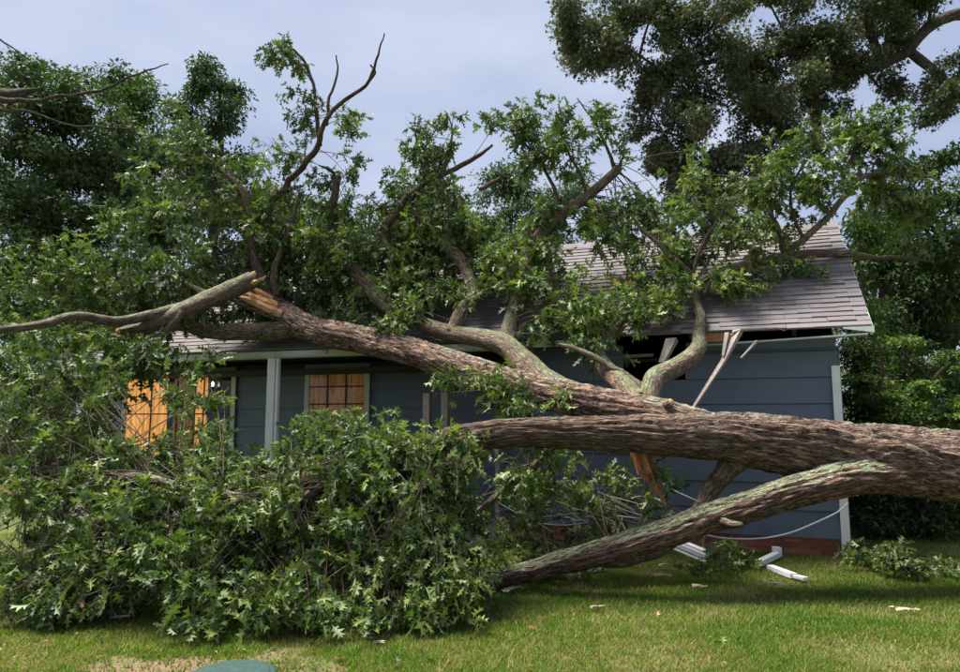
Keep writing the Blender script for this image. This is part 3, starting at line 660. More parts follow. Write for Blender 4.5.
# torn red wood hanging under the trunk, with a strip of bark
def flat_shard(name, outline, Y, thick, m, parent=None):
    pts = [at(x, y, Y) for x, y in outline]; n = len(pts)
    v = [tuple(p) for p in pts]+[tuple(p+np.array([0, thick, 0])+rng.normal(0, .008, 3)) for p in pts]
    f = [tuple(range(n)), tuple(range(2*n-1, n-1, -1))]+[(i, i+n, (i+1) % n+n, (i+1) % n) for i in range(n)]
    return MB().add(v, f).build(name, m, parent)
to_oak(flat_shard('torn_wood', [(630, 446), (640, 447), (648, 448), (651, 455), (656, 461), (655, 466), (660, 474), (657, 479), (663, 486), (660, 489), (666, 501), (663, 500), (657, 490), (653, 492), (651, 481), (646, 483), (645, 474), (639, 475), (636, 463), (632, 458)], 7.0, .05, M_RAWRED))
for rows in ([(640, 446, 6.97, 4), (648, 468, 6.96, 3), (657, 490, 6.96, 1.6), (669, 513, 6.96, .5)], [(646, 446, 6.98, 3.5), (655, 465, 6.98, 2.4), (662, 488, 6.98, .5)], [(633, 446, 6.98, 3), (637, 462, 6.98, 2), (644, 480, 6.98, .4)]): splinter('splinter', rows, M_RAWRED)

# foliage of the fallen oak
ALLS = np.concatenate(limb_samples)[:, :3]
twm = MB(); near = Sprays(); far = Sprays()
#        x    y    Y   rx  ry  rY   twigs
blobs = [
 # foreground mass, resting on the lawn
 (30, 602, 5.7, 50, 30, .35, 9), (110, 587, 5.85, 55, 32, .4, 11), (205, 610, 5.6, 45, 26, .3, 12), (280, 612, 5.6, 50, 24, .3, 11), (350, 610, 5.6, 50, 26, .3, 11), (420, 604, 5.7, 45, 30, .3, 11), (455, 570, 6.0, 32, 42, .3, 9),
 (30, 540, 6.1, 55, 45, .5, 13), (110, 540, 6.2, 60, 45, .5, 14), (200, 545, 6.2, 60, 45, .5, 14), (290, 545, 6.2, 60, 42, .5, 14), (370, 545, 6.2, 55, 42, .5, 13), (440, 525, 6.3, 40, 45, .4, 10),
 (30, 470, 6.7, 60, 45, .6, 14), (115, 480, 6.8, 60, 35, .6, 13), (200, 485, 6.8, 60, 30, .6, 13), (290, 485, 6.8, 55, 32, .5, 13), (370, 490, 6.7, 50, 32, .5, 12), (430, 470, 6.7, 40, 35, .4, 10),
 (250, 460, 7.2, 40, 22, .4, 8), (330, 445, 7.2, 45, 22, .4, 9), (400, 440, 7.0, 50, 22, .4, 9), (325, 415, 7.6, 32, 14, .3, 5), (455, 455, 6.9, 30, 15, .3, 5),
 (40, 400, 7.4, 60, 45, .7, 15), (95, 400, 7.6, 30, 38, .6, 9), (60, 362, 8.3, 70, 24, .5, 12), (150, 362, 8.9, 55, 18, .5, 10), (185, 378, 7.9, 18, 20, .3, 3), (222, 404, 7.6, 22, 18, .3, 5), (178, 400, 7.7, 14, 14, .3, 1), (195, 446, 7.4, 50, 13, .4, 7), (120, 450, 7.3, 40, 18, .4, 6),
 # sprays under and beside the stems
 (470, 390, 7.8, 35, 14, .3, 6), (510, 404, 7.6, 35, 12, .3, 5), (440, 385, 8.0, 28, 14, .3, 4), (560, 400, 7.5, 14, 14, .2, 1),
 (520, 475, 7.2, 40, 20, .4, 5), (585, 488, 7.3, 40, 22, .4, 6), (640, 488, 7.2, 26, 16, .3, 4), (500, 520, 7.2, 40, 30, .4, 7), (560, 525, 7.4, 50, 16, .3, 6), (610, 515, 7.4, 34, 14, .3, 4), (510, 560, 7.3, 34, 14, .3, 4), (545, 455, 7.0, 24, 8, .2, 2),
 # left, above the snapped limb
 (40, 295, 9.5, 60, 28, .6, 11), (110, 285, 9.7, 55, 30, .6, 11), (60, 262, 9.8, 50, 24, .8, 8), (130, 245, 10.2, 50, 28, .8, 9), (190, 270, 10.3, 45, 36, .8, 10), (200, 215, 10.7, 50, 35, .8, 11), (160, 185, 10.9, 45, 35, .7, 9), (175, 140, 11, 28, 28, .5, 5), (225, 160, 11, 35, 30, .6, 6), (265, 175, 11, 30, 40, .6, 7), (270, 240, 11, 40, 40, .7, 8), (215, 310, 10.6, 45, 16, .5, 5), (235, 355, 9.7, 25, 8, .4, 1),
 (300, 220, 11, 32, 40, .6, 8), (300, 280, 11, 36, 30, .5, 7), (340, 290, 10.9, 30, 28, .5, 6), (370, 240, 11, 35, 40, .6, 8), (345, 210, 11, 25, 25, .5, 4),
 (330, 250, 10.6, 40, 30, .4, 9), (420, 280, 10.3, 36, 22, .4, 7), (300, 300, 10.8, 34, 16, .3, 5), (250, 300, 10.9, 40, 26, .4, 7), (380, 280, 10.4, 34, 22, .4, 7), (470, 215, 10.5, 40, 22, .4, 7), (250, 215, 11, 40, 30, .5, 7), (340, 175, 11, 26, 16, .4, 3), (460, 300, 9.8, 20, 14, .3, 3), (420, 312, 9.7, 30, 8, .2, 3), (130, 310, 10.2, 50, 22, .4, 6), (385, 452, 6.35, 45, 16, .2, 7), (415, 505, 5.95, 28, 30, .2, 9), (440, 475, 6.1, 24, 22, .2, 6), (445, 447, 6.35, 26, 18, .2, 6), (320, 470, 6.2, 50, 22, .3, 8), (250, 500, 6.1, 50, 24, .3, 8), (60, 470, 8.2, 70, 40, .4, 12), (150, 480, 8.2, 60, 34, .4, 11), (240, 495, 8.1, 60, 34, .4, 11), (330, 500, 8.0, 50, 36, .4, 10), (400, 510, 7.7, 40, 36, .4, 8), (20, 520, 7.5, 60, 40, .4, 10), (120, 540, 7.3, 60, 34, .4, 9), (220, 545, 7.2, 60, 30, .4, 9), (320, 550, 7.1, 50, 30, .4, 8), (0, 440, 8.5, 50, 60, .5, 12), (20, 345, 8.8, 60, 18, .4, 7), (95, 345, 9.2, 40, 14, .4, 5), (450, 268, 10.2, 32, 20, .3, 6), (485, 265, 10.1, 30, 22, .3, 6), (445, 292, 9.9, 26, 12, .3, 3), (520, 258, 9.9, 26, 24, .3, 5), (350, 265, 10.6, 36, 24, .3, 6), (225, 285, 11, 40, 22, .3, 12), (290, 265, 11.1, 40, 26, .3, 13), (340, 285, 10.8, 34, 24, .3, 11), (265, 305, 11, 40, 14, .25, 9), (185, 300, 11, 40, 24, .3, 11), (390, 290, 10.4, 30, 16, .3, 8), (120, 330, 10.6, 40, 14, .3, 8), (230, 340, 10.4, 26, 6, .2, 2), (400, 245, 10.8, 36, 26, .3, 8), (330, 250, 11.6, 36, 24, .3, 10), (380, 258, 11.3, 36, 24, .3, 11), (430, 248, 11.3, 36, 22, .3, 11), (480, 250, 11.1, 36, 22, .3, 10), (350, 288, 11.2, 36, 20, .3, 10), (405, 288, 10.85, 34, 16, .25, 9), (460, 278, 10.7, 28, 16, .25, 7), (520, 262, 10.5, 30, 22, .3, 8), (300, 305, 11.2, 30, 14, .25, 6), (640, 235, 9.9, 36, 26, .3, 8), (700, 215, 9.7, 36, 26, .3, 7), (590, 310, 8.7, 30, 22, .3, 6), (520, 290, 9.3, 26, 24, .3, 5), (620, 310, 8.6, 22, 18, .3, 4),
 # tips against the sky
 (277, 50, 10.9, 10, 9, .25, 2), (292, 62, 10.9, 11, 9, .25, 2), (298, 105, 10.9, 22, 22, .35, 4), (350, 122, 10.9, 18, 14, .3, 3), (290, 150, 10.9, 22, 22, .4, 4),
 (415, 165, 10.7, 32, 28, .4, 6), (390, 195, 10.7, 25, 22, .4, 4), (450, 117, 10.6, 7, 8, .2, 1), (417, 130, 10.7, 10, 10, .2, 2), (440, 200, 10.6, 40, 24, .4, 7), (440, 150, 10.6, 12, 10, .3, 2),
 (505, 125, 10.2, 18, 14, .3, 4), (530, 135, 10.2, 20, 20, .3, 5), (530, 165, 10.1, 18, 18, .3, 3), (562, 120, 10, 10, 10, .25, 2), (555, 150, 10, 16, 18, .3, 3), (585, 140, 10, 16, 10, .3, 2), (606, 122, 10, 10, 11, .2, 2), (624, 151, 10, 9, 10, .2, 1), (580, 170, 10, 22, 12, .3, 3), (535, 112, 10.1, 12, 10, .3, 1),
 # over the middle of the roof
 (400, 260, 10.7, 40, 34, .5, 9), (400, 300, 10.3, 40, 14, .4, 5), (345, 320, 10.1, 30, 10, .3, 3), (400, 325, 9.6, 25, 8, .3, 3), (430, 235, 10.6, 40, 25, .5, 7), (490, 240, 10.4, 40, 30, .5, 8), (500, 275, 9.9, 36, 24, .4, 7), (540, 245, 9.9, 36, 34, .5, 9), (560, 290, 9.3, 34, 34, .5, 9), (540, 320, 9.0, 28, 22, .4, 6), (580, 330, 8.8, 24, 22, .4, 6), (600, 350, 8.5, 18, 16, .3, 3), (570, 215, 10, 38, 22, .4, 7), (615, 235, 9.8, 34, 30, .5, 8), (625, 280, 9.2, 26, 26, .4, 5), (655, 205, 9.8, 28, 24, .4, 6),
 # right, over the gable end of the roof
 (660, 250, 9.3, 34, 34, .45, 9), (660, 295, 8.8, 30, 24, .35, 7), (700, 235, 9.3, 40, 34, .5, 9), (715, 285, 8.9, 22, 16, .25, 4), (740, 200, 9.3, 42, 34, .5, 9), (765, 240, 9.2, 32, 24, .4, 5), (790, 175, 9.3, 40, 30, .5, 9), (815, 205, 9.2, 34, 22, .4, 5), (835, 145, 9.3, 40, 24, .4, 8), (872, 122, 9.3, 28, 16, .35, 6), (880, 150, 9.3, 34, 22, .4, 7), (900, 195, 9.3, 30, 26, .4, 5), (925, 225, 9.3, 26, 26, .4, 4), (780, 270, 9.1, 36, 9, .25, 4), (740, 285, 8.9, 28, 9, .2, 4), (810, 272, 9.2, 18, 7, .2, 2), (690, 175, 9.5, 22, 18, .4, 3), (860, 185, 9.3, 30, 18, .4, 4),
]
# gaps in the crown through which the lamplit windows, the wall and the roof are seen
GAPS = [(342, 250, 362, 282, .7), (360, 272, 396, 308, .7), (434, 226, 452, 250, .7), (446, 244, 474, 272, .7), (456, 286, 478, 330, .7), (326, 178, 342, 236, .6), (560, 188, 592, 216, .6), (590, 166, 622, 190, .7), (246, 205, 262, 275, .6), (262, 170, 310, 205, .5), (735, 248, 850, 268, .5), (785, 205, 835, 250, .4), (490, 330, 530, 370, .6), (130, 386, 154, 428, .35), (204, 372, 230, 390, .8), (170, 408, 212, 426, .4), (236, 352, 268, 444, .93), (276, 352, 308, 410, .93), (312, 366, 372, 402, .85), (372, 362, 425, 398, .8), (426, 398, 456, 424, .6), (430, 300, 540, 326, .55), (386, 482, 430, 506, .5), (560, 262, 604, 300, .45), (700, 300, 900, 345, .9), (606, 330, 700, 372, .8), (330, 60, 420, 108, .6), (390, 60, 480, 108, .95), (640, 150, 672, 190, .8)]
def hidden(p, lim=0):
    v = p-np.array([0, 0, 1.6]); dz = v@_F; x = 480+FOC*v[0]/dz; y = 336-FOC*(v@_U)/dz
    for gi, (x0, y0, x1, y1, pr) in enumerate(GAPS):
        if gi < 13 and p[1] > (10.75 if gi < 10 else 9.3): continue        # leaves behind a bare limb stay
        if pr > lim and x0-8 < x < x1+8 and y0-10 < y < y1+4 and rng.random() < pr: return True
    return False
for bx, by, bY, rx, ry, rY, nt_ in blobs:
    c = at(bx, by, bY); k = bY/705.; R_ = np.array([rx*k, rY, ry*k])
    d = np.linalg.norm(ALLS-c, axis=1); near_ix = np.argsort(d)[:(60 if bY < 8.1 else 24)]
    isnear = bY < 8.1; S = near if isnear else far
    tone = rng.normal(0, .10)+(.10 if bY > 8.6 and bx > 480 else 0)
    for j in range(int(round(nt_*(1.85 if bY > 8.1 else 1.6)))):
        tone_j = tone+rng.normal(0, .12); dirv = rng.normal(size=3); dirv /= np.linalg.norm(dirv); tgt = c+dirv*R_*(.5+.75*rng.random())
        tgt[2] = max(tgt[2], .06)
        if hidden(tgt, .8): continue
        a = ALLS[rng.choice(near_ix)]
        if np.linalg.norm(a-tgt) > 1.6: a = tgt+(a-tgt)/np.linalg.norm(a-tgt)*(1.1+.4*rng.random())
        a = a.copy(); a[2] = max(a[2], .05)
        P = twig(twm, a, tgt, .007, .0028, .12, 4, 6)
        L = np.linalg.norm(tgt-a); ns = 7 if isnear else 6
        for q in range(ns):
            t = .62+.38*(q+.6)/ns if L > .6 else .4+.6*(q+.6)/ns
            i0 = min(int(t*5), 4); base = P[i0]+(P[i0+1]-P[i0])*(t*5-i0)
            dd = (P[-1]-P[0])/max(L, .05)*1.0+rng.normal(0, .7, 3); dd[2] -= .15
            dd /= np.linalg.norm(dd); tip = base+dd*(.14+.16*rng.random())
            if tip[2] < .07: tip[2] = .07+.06*rng.random()
            if q % 2 == 0 and not hidden(tip): twig(twm, base, tip, .0035, .002, .05, 3, 3)
            if not hidden(tip) and mnoise.noise(Vector(tip*np.array([2.3, 2.3, 2.8])))+.35*mnoise.noise(Vector(tip*6.1)) > (-.06 if isnear else -.24): S.shoot(tip, dd, .138 if isnear else .155, 8, tone_j)
crown = bpy.data.objects.new('crown', None); COL.objects.link(crown); to_oak(crown)
CRINV = crown.matrix_parent_inverse.copy()
p, a, n_, s_, r_ = near.arrays()
# the 290 leaves nearest the lens are single leaves, the rest is one mass
scr = np.abs(p[:, 0]/p[:, 1]) < .66
order = np.argsort(np.where(scr, p[:, 1]-.2*p[:, 2], 99)); single = order[:290]; rest = np.setdiff1d(np.arange(len(p)), single)
single_meshes = []
for ti, (tv, tf) in enumerate(T_OAK):
    for rv in (.25, .5, .75):
        single_meshes.append(tri_mesh('leaf', tv, tf, np.full(len(tv), rv))); single_meshes[-1].materials.append(M_LEAF)
tag(to_oak(link('foliage', leaves_mesh('foliage', p[rest], a[rest], n_[rest], s_[rest], T_OAK, r_[rest]), M_LEAF)), kind='stuff')
for i in single:
    ax = Vector(a[i]).normalized(); sd = ax.cross(Vector(n_[i])).normalized(); nn = sd.cross(ax)
    o = link('leaf', random.choice(single_meshes), None, None); s = s_[i]
    M4 = Matrix(((sd.x*s, ax.x*s, nn.x*s, p[i][0]), (sd.y*s, ax.y*s, nn.y*s, p[i][1]), (sd.z*s, ax.z*s, nn.z*s, p[i][2]), (0, 0, 0, 1)))
    o.parent = oak; o.matrix_parent_inverse = OAKINV; o.matrix_basis = M4
bpy.data.objects.remove(crown)
p, a, n_, s_, r_ = far.arrays()
tag(to_oak(link('foliage', leaves_mesh('foliage', p, a, n_, s_, T_OAK, r_), M_LEAF)), kind='stuff')
tag(to_oak(twm.build('twigs', M_TWIG, None, smooth=True)), kind='stuff')

# ------------------------------------------------------------------ the snapped-off limb, a thing of its own
root = empty('broken_limb', tuple(at(180, 315, 9.9))); tag(root, 'snapped brown limb with raw orange split end resting across the left branches', 'branch')
RI = Matrix.Translation(root.location).inverted()
def adopt(o, r, inv): o.parent = r; o.matrix_parent_inverse = inv; return o
mbx = MB(); tube(mbx, pxpath([(118, 332, 8.6, 4), (150, 324, 8.95, 6.4), (175, 314, 9.2, 8), (205, 301, 9.55, 9.2), (230, 290, 9.85, 9.6), (250, 281, 10.1, 9.4)], .035), 18, .55, 21, 1, jag=.09); adopt(mbx.build('limb', [M_LIMB, M_RAW], smooth=True), root, RI)
mbx = MB(); tube(mbx, pxpath([(212, 300, 9.7, 5), (180, 308, 9.35, 5.5), (150, 315, 8.9, 5), (115, 321, 8.4, 4.8), (75, 316, 8.0, 4.6), (40, 325, 7.7, 4.4), (0, 330, 7.5, 4), (-50, 335, 7.3, 3)], .04), 14, .45, 31); adopt(mbx.build('side_limb', M_LIMB, smooth=True), root, RI)
mbx = MB(); tube(mbx, pxpath([(182, 312, 9.2, 4.5), (172, 324, 9.1, 4), (160, 337, 9.0, 2.6)], .04), 10, .4, 5); adopt(mbx.build('stub', M_LIMB, smooth=True), root, RI)
for rows in ([(240, 287, 10.0, 3.5), (252, 283, 10.0, 3), (266, 277, 10.0, .6)], [(245, 279, 10.1, 4), (251, 275, 10.1, 3), (255, 272, 10.1, 1)]):
    adopt(splinter('splinter', rows, M_RAW, parent=False), root, RI)

# ------------------------------------------------------------------ standing trees and shrubs
def standing_tree(name, label, base, top, r0, blobs, lm, size, cat='tree', group=None, bark=None, templ=T_SIMPLE, limbs=(), dens=1.0, flat=0.0, droop=.4, clump=.16):
    rt = empty(name, (base[0], base[1], 0)); tag(rt, label, cat, group); inv = Matrix.Translation(rt.location).inverted()
    bark = bark or M_STAND
    path = smooth_path([(base[0], base[1], -.1, r0*1.35), (base[0]+.05, base[1], top*.12, r0), (base[0]-.1, base[1]+.1, top*.5, r0*.75), (base[0]+.1, base[1], top*.8, r0*.4), (base[0], base[1], top, r0*.12)], .3)
    mbx = MB(); tube(mbx, path, 14, .4, random.random()*30); adopt(mbx.build('trunk', bark, smooth=True), rt, inv)
    skel = [path]
    for rows in limbs:
        lp = crook(crook(pxpath(rows, .12))); skel.append(lp); mbx = MB(); tube(mbx, lp, 10, .4, random.random()*30); adopt(mbx.build('limb', bark, smooth=True), rt, inv)
    Ps, As, Ns, Ss, Rs = [], [], [], [], []
    tm = MB()
    for bx, by, bY, rx, ry, rY, nc in blobs:
        c = at(bx, by, bY); k = bY/705.; R_ = np.array([rx*k, rY, ry*k]); tone = rng.normal(0, .08)
        sk = np.concatenate(skel); ti = np.argmin(np.linalg.norm(sk[:, :3]-(c-np.array([0, 0, .3])), axis=1)); r1 = min(.06, max(.03, sk[ti, 3]*.4))
        pl = twig(tm, sk[ti, :3], c, r1, .02, .10, 6, 9); skel.append(np.hstack([pl, np.linspace(r1, .02, 9)[:, None]]))
        ns_ = max(3, int(nc/3.2)); dv = norm(rng.normal(size=(ns_, 3))); subs = c+dv*R_*(.25+.85*rng.random((ns_, 1))); stone = rng.normal(0, .13, ns_)
        for j in range(int(nc*dens*1.3)):
            q_ = rng.integers(ns_); cc = subs[q_]+rng.normal(size=3)*R_*.17
            cc[2] = max(cc[2], .2)
            if rng.random() < .35: twig(tm, c+(cc-c)*.2, cc, .02, .006, .04, 4, 4)
            kk = int(52+rng.random()*30); sp = clump*(.8+.6*rng.random())*3*k*17
            off = norm(rng.normal(0, 1, (kk, 3)))*(1.75*rng.random((kk, 1))**.5)*sp*np.array([1, 1, .62*(1-flat)])
            Ps.append(np.maximum(cc+off, [-1e9, -1e9, .03])); ax = off/(sp+1e-6)*.5+rng.normal(0, .6, (kk, 3)); ax[:, 2] -= droop
            if flat: ax[:, 2] *= (1-flat)
            As.append(ax); Ns.append(np.array([0, 0, 1.])+rng.normal(0, .5*(1-flat*.6), (kk, 3))); Ss.append(size*.74*(.6+.6*rng.random(kk)))
            Rs.append(np.clip(.45+tone+stone[q_]+.1*rng.normal()+.15*rng.normal(size=kk), 0, .97))
    tag(adopt(tm.build('branches', bark, smooth=True), rt, inv), kind='stuff')
    P_, A_, N_, S_, Rr = [np.concatenate(z) for z in (Ps, As, Ns, Ss, Rs)]
    tag(adopt(link('crown', leaves_mesh('crown', P_, A_, N_, S_, templ, Rr), lm), rt, inv), kind='stuff')
    return rt
def gxy(x, Y): return ((x-480)/705.*Y, Y)
G1 = 'trees standing behind the house'
standing_tree('oak_tree', 'dark green leafy tree at the left edge, its crown against the sky', gxy(40, 15), 8.8, .22,
    [(20, 90, 15, 30, 30, 1.2, 26), (30, 65, 15, 14, 12, .6, 7), (60, 72, 15, 10, 10, .5, 5), (60, 120, 15, 50, 30, 1.5, 40), (30, 160, 15, 50, 32, 1.5, 40), (90, 170, 15, 45, 35, 1.5, 36), (20, 215, 15, 60, 34, 1.5, 42), (90, 225, 15, 55, 30, 1.5, 34), (40, 270, 15, 80, 30, 1.5, 40), (100, 110, 15, 35, 25, 1.2, 24), (-40, 150, 15, 40, 70, 1.5, 30), (130, 200, 15.5, 40, 30, 1.3, 26), (20, 310, 15.5, 80, 30, 1.3, 36), (110, 310, 15.5, 70, 30, 1.3, 30), (60, 250, 15.5, 60, 40, 1.3, 34), (10, 190, 15.5, 40, 30, 1.3, 26)], M_LEAFD, .21, group=G1, templ=T_L3,
    limbs=[[(-40, 94, 12.5, 5), (0, 99, 12.5, 3), (50, 100, 12.6, 1.9), (100, 88, 12.7, 1.4), (140, 75, 12.7, 1), (168, 65, 12.7, .5)], [(-30, 110, 12.5, 3), (30, 112, 12.5, 1.4), (70, 125, 12.5, 1), (140, 128, 12.5, .5)], [(-20, 25, 12.5, 1.3), (5, 42, 12.5, 1), (18, 53, 12.5, .6)], [(-40, 85, 12.8, 9), (0, 95, 12.8, 7), (22, 93, 12.8, 5), (40, 88, 12.8, 1)]])
standing_tree('oak_tree', 'dusky green tree second from the left edge, behind the fallen crown', gxy(135, 19), 9.8, .25,
    [(130, 110, 19, 30, 25, 1.3, 24), (125, 85, 19, 22, 14, 1, 12), (150, 150, 19, 36, 34, 1.5, 30), (120, 190, 19, 50, 40, 1.6, 34), (160, 230, 19, 60, 40, 1.6, 36), (110, 280, 19, 80, 40, 1.6, 34)], M_LEAFD, .24, group=G1)
standing_tree('oak_tree', 'slim feathery topped tree rising behind the snapped limb on the left', gxy(205, 17), 9.9, .2,
    [(207, 68, 17, 14, 12, .7, 9), (190, 85, 17, 16, 14, .8, 10), (220, 90, 17, 18, 14, .8, 11), (180, 105, 17, 16, 12, .8, 8), (230, 115, 17, 18, 18, .8, 11), (205, 115, 17, 22, 18, 1, 12), (215, 150, 17, 36, 26, 1.2, 22), (240, 190, 17, 44, 34, 1.4, 28), (240, 250, 17, 60, 40, 1.5, 34), (180, 140, 17, 30, 24, 1.2, 16), (190, 190, 17, 40, 30, 1.3, 24), (200, 290, 17, 70, 40, 1.5, 34), (270, 215, 17, 36, 30, 1.3, 20)], M_LEAFP, .19, group=G1)
standing_tree('oak_tree', 'dense green tree behind the roof left of centre', gxy(340, 21), 8.2, .25,
    [(330, 215, 21, 40, 28, 1.5, 26), (380, 230, 21, 50, 34, 1.6, 34), (300, 240, 21, 44, 40, 1.6, 30), (430, 215, 21, 44, 32, 1.6, 32), (450, 250, 21, 50, 30, 1.6, 30), (350, 275, 21, 70, 30, 1.6, 34), (400, 195, 21, 26, 18, 1, 12)], M_LEAFD, .24, group=G1)
standing_tree('pine_tree', 'distant dark pine top peeping over the middle of the roof', gxy(510, 30), 11.2, .25,
    [(510, 172, 30, 22, 12, 1.2, 14), (495, 190, 30, 32, 14, 1.5, 18), (530, 192, 30, 30, 14, 1.5, 18), (510, 215, 30, 50, 18, 1.6, 26), (560, 205, 30, 40, 18, 1.6, 22), (510, 250, 30, 70, 24, 2, 30), (610, 215, 30, 30, 22, 1.6, 14)], M_LEAFP, .26, group=G1)
standing_tree('oak_tree', 'huge dark oak whose crown fills the upper right sky', gxy(1075, 15.5), 13.5, .42,
    [(580, 25, 14, 30, 34, .9, 26), (610, 50, 14, 34, 30, 1, 28), (590, 62, 14, 22, 18, .7, 10), (650, 20, 14, 40, 30, 1, 34), (660, 75, 14, 34, 30, 1, 28), (650, 105, 14, 24, 24, .8, 16), (640, 128, 14, 14, 10, .5, 5), (700, 40, 14, 44, 40, 1.1, 44), (700, 95, 14, 34, 34, 1, 30), (690, 140, 14, 34, 28, .9, 30), (720, 165, 14, 32, 26, .9, 26), (690, 185, 14, 26, 18, .8, 18), (750, 160, 14, 34, 24, .9, 22), (780, 120, 14, 34, 24, .9, 22), (745, 60, 14, 44, 44, 1.1, 46), (750, 115, 14, 30, 30, 1, 26), (790, 40, 14.2, 44, 40, 1.1, 44), (800, 85, 14.2, 34, 26, 1, 26), (845, 30, 14.2, 40, 30, 1, 32), (860, 70, 14.2, 36, 14, .8, 18), (830, 100, 14.2, 20, 14, .6, 8), (900, 10, 14.2, 40, 16, .9, 22), (890, 35, 14.2, 30, 18, .8, 16), (930, -5, 14.2, 40, 14, .8, 16), (880, 88, 14.2, 26, 10, .6, 10), (665, 155, 14, 26, 22, .8, 18), (705, 198, 14, 26, 16, .7, 14), (740, 190, 14, 28, 18, .7, 16), (570, 30, 14, 20, 24, .7, 14), (870, -20, 14.2, 100, 24, 1.2, 46), (760, -20, 14.2, 100, 24, 1.2, 46), (640, -20, 14.2, 80, 20, 1.2, 34), (950, 90, 13, 22, 26, .7, 16), (935, 110, 13, 22, 12, .6, 10), (965, 60, 13, 20, 24, .6, 12), (990, 80, 13.5, 40, 60, 1, 28)], M_LEAFO, .17, templ=T_L3, group='oaks towering over the right end of the house', clump=.13,
    limbs=[[(1000, 20, 15.3, 9), (960, 14, 15, 6.5), (930, 26, 14.6, 6), (908, 50, 14.4, 5.5), (880, 66, 14.3, 5.5), (850, 70, 14.2, 5), (820, 62, 14.1, 5), (780, 52, 14, 4), (720, 60, 14, 3), (660, 70, 14, 2)], [(910, 52, 14.4, 5), (935, 72, 14.2, 4.5), (955, 95, 14, 3)], [(880, 62, 14.3, 5), (872, 40, 14.2, 4.5), (866, 10, 14.2, 4), (860, -30, 14.2, 3)], [(815, 62, 14.2, 8), (812, 90, 14.3, 7), (815, 115, 14.4, 6), (815, 150, 14.6, 6)]], dens=1.3)
standing_tree('oak_tree', 'shadowy green tree right of the gable, below the huge oak', gxy(900, 16), 7.6, .25,
    [(875, 300, 16, 26, 50, 1, 30), (870, 250, 16, 20, 20, .8, 12), (930, 170, 16, 30, 22, 1, 18), (950, 210, 16, 36, 34, 1.2, 26), (900, 210, 16, 36, 30, 1.2, 24), (900, 260, 16, 40, 34, 1.3, 30), (950, 275, 16, 40, 40, 1.3, 30), (910, 320, 16, 50, 36, 1.4, 34), (960, 330, 16, 40, 40, 1.4, 26), (905, 380, 16, 50, 36, 1.4, 32), (960, 400, 16, 40, 36, 1.4, 26)], M_LEAFD, .22, group=G1)
standing_tree('oak_tree', 'sunlit yellow green sapling beside the right rake of the roof', gxy(868, 13), 4.6, .08,
    [(880, 240, 13, 22, 14, .6, 10), (862, 225, 13, 14, 12, .5, 5), (893, 228, 13.2, 14, 10, .5, 5), (872, 330, 13, 20, 30, .6, 10)], M_LEAFB, .15, group=G1)
standing_tree('cedar_shrub', 'bushy cedar with flat yellow green sprays right of the white corner board', gxy(880, 11.2), 3.0, .07,
    [(866, 380, 11.2, 14, 20, .4, 8), (880, 410, 11.2, 24, 20, .5, 16), (930, 390, 11.6, 34, 18, .6, 20), (955, 360, 11.8, 22, 18, .5, 12), (900, 350, 11.8, 28, 18, .5, 14), (920, 420, 11.2, 40, 16, .5, 22), (955, 410, 11.2, 22, 22, .5, 14), (880, 430, 11.2, 24, 14, .4, 12)], M_LEAFC, .13, cat='shrub', flat=.55, group='shrubs at the right end of the house')
standing_tree('laurel_shrub', 'dark shaded shrub under the trunk at the right edge', gxy(920, 10), 1.7, .05,
    [(900, 480, 10, 36, 30, .5, 24), (945, 470, 10, 30, 36, .5, 24), (890, 520, 10, 30, 18, .5, 16), (940, 520, 10, 40, 20, .5, 20), (985, 480, 10, 40, 50, .6, 26), (900, 450, 10.3, 40, 20, .5, 18), (890, 500, 11.2, 50, 30, .4, 26), (945, 500, 11.2, 50, 30, .4, 26), (915, 535, 10.8, 60, 14, .4, 20)], M_LEAFD, .13, cat='shrub', group='shrubs at the right end of the house')
standing_tree('laurel_shrub', 'tall dark shrub just behind the right corner of the house', gxy(866, 12.3), 3.2, .06,
    [(858, 380, 12.3, 9, 50, .4, 14), (866, 350, 12.3, 24, 26, .5, 16), (862, 410, 12.3, 22, 30, .5, 16), (868, 470, 12.3, 26, 30, .5, 16), (900, 440, 12.3, 40, 40, .5, 26), (950, 440, 12.3, 40, 40, .5, 22), (870, 530, 12.0, 30, 20, .5, 10)], M_LEAFD, .15, cat='shrub', group='shrubs at the right end of the house')
standing_tree('laurel_shrub', 'dark shrub glimpsed behind the foliage at the left edge', gxy(20, 15), 2.8, .06,
    [(-20, 400, 15, 40, 30, .6, 22), (40, 390, 15, 50, 30, .6, 26), (100, 385, 15, 40, 30, .6, 20), (10, 440, 15, 60, 26, .6, 24), (80, 440, 15, 50, 26, .6, 20)], M_LEAFD, .2, cat='shrub')
# far tree belt closing the view between the trunks
for i, (bx, Y, h, lab) in enumerate([(-60, 30, 9, 'hazy background tree far off at the left edge'), (60, 32, 9.5, 'background tree glimpsed through the left crown gaps'), (250, 33, 8.5, 'background tree behind the thin forked limbs on the left'), (650, 34, 8, 'background tree just behind the roof ridge centre'), (780, 32, 8, 'background tree behind the leaves over the right ridge'), (960, 28, 9.5, 'background tree at the right edge behind the cedar'), (1080, 26, 9, 'background tree beyond the right edge of the lawn')]):
    yb = 421-(h-1.6)/Y*705
    standing_tree('background_tree', lab, gxy(bx, Y), h, .25, [(bx, yb+25, Y, 45, 28, 2, 20), (bx-45, yb+60, Y, 50, 34, 2, 22), (bx+45, yb+60, Y, 50, 34, 2, 22), (bx, yb+110, Y, 90, 40, 2, 34), (bx-20, yb+170, Y, 95, 50, 2, 34)], M_LEAFD, .34, group='background trees far behind the house', dens=1.5)

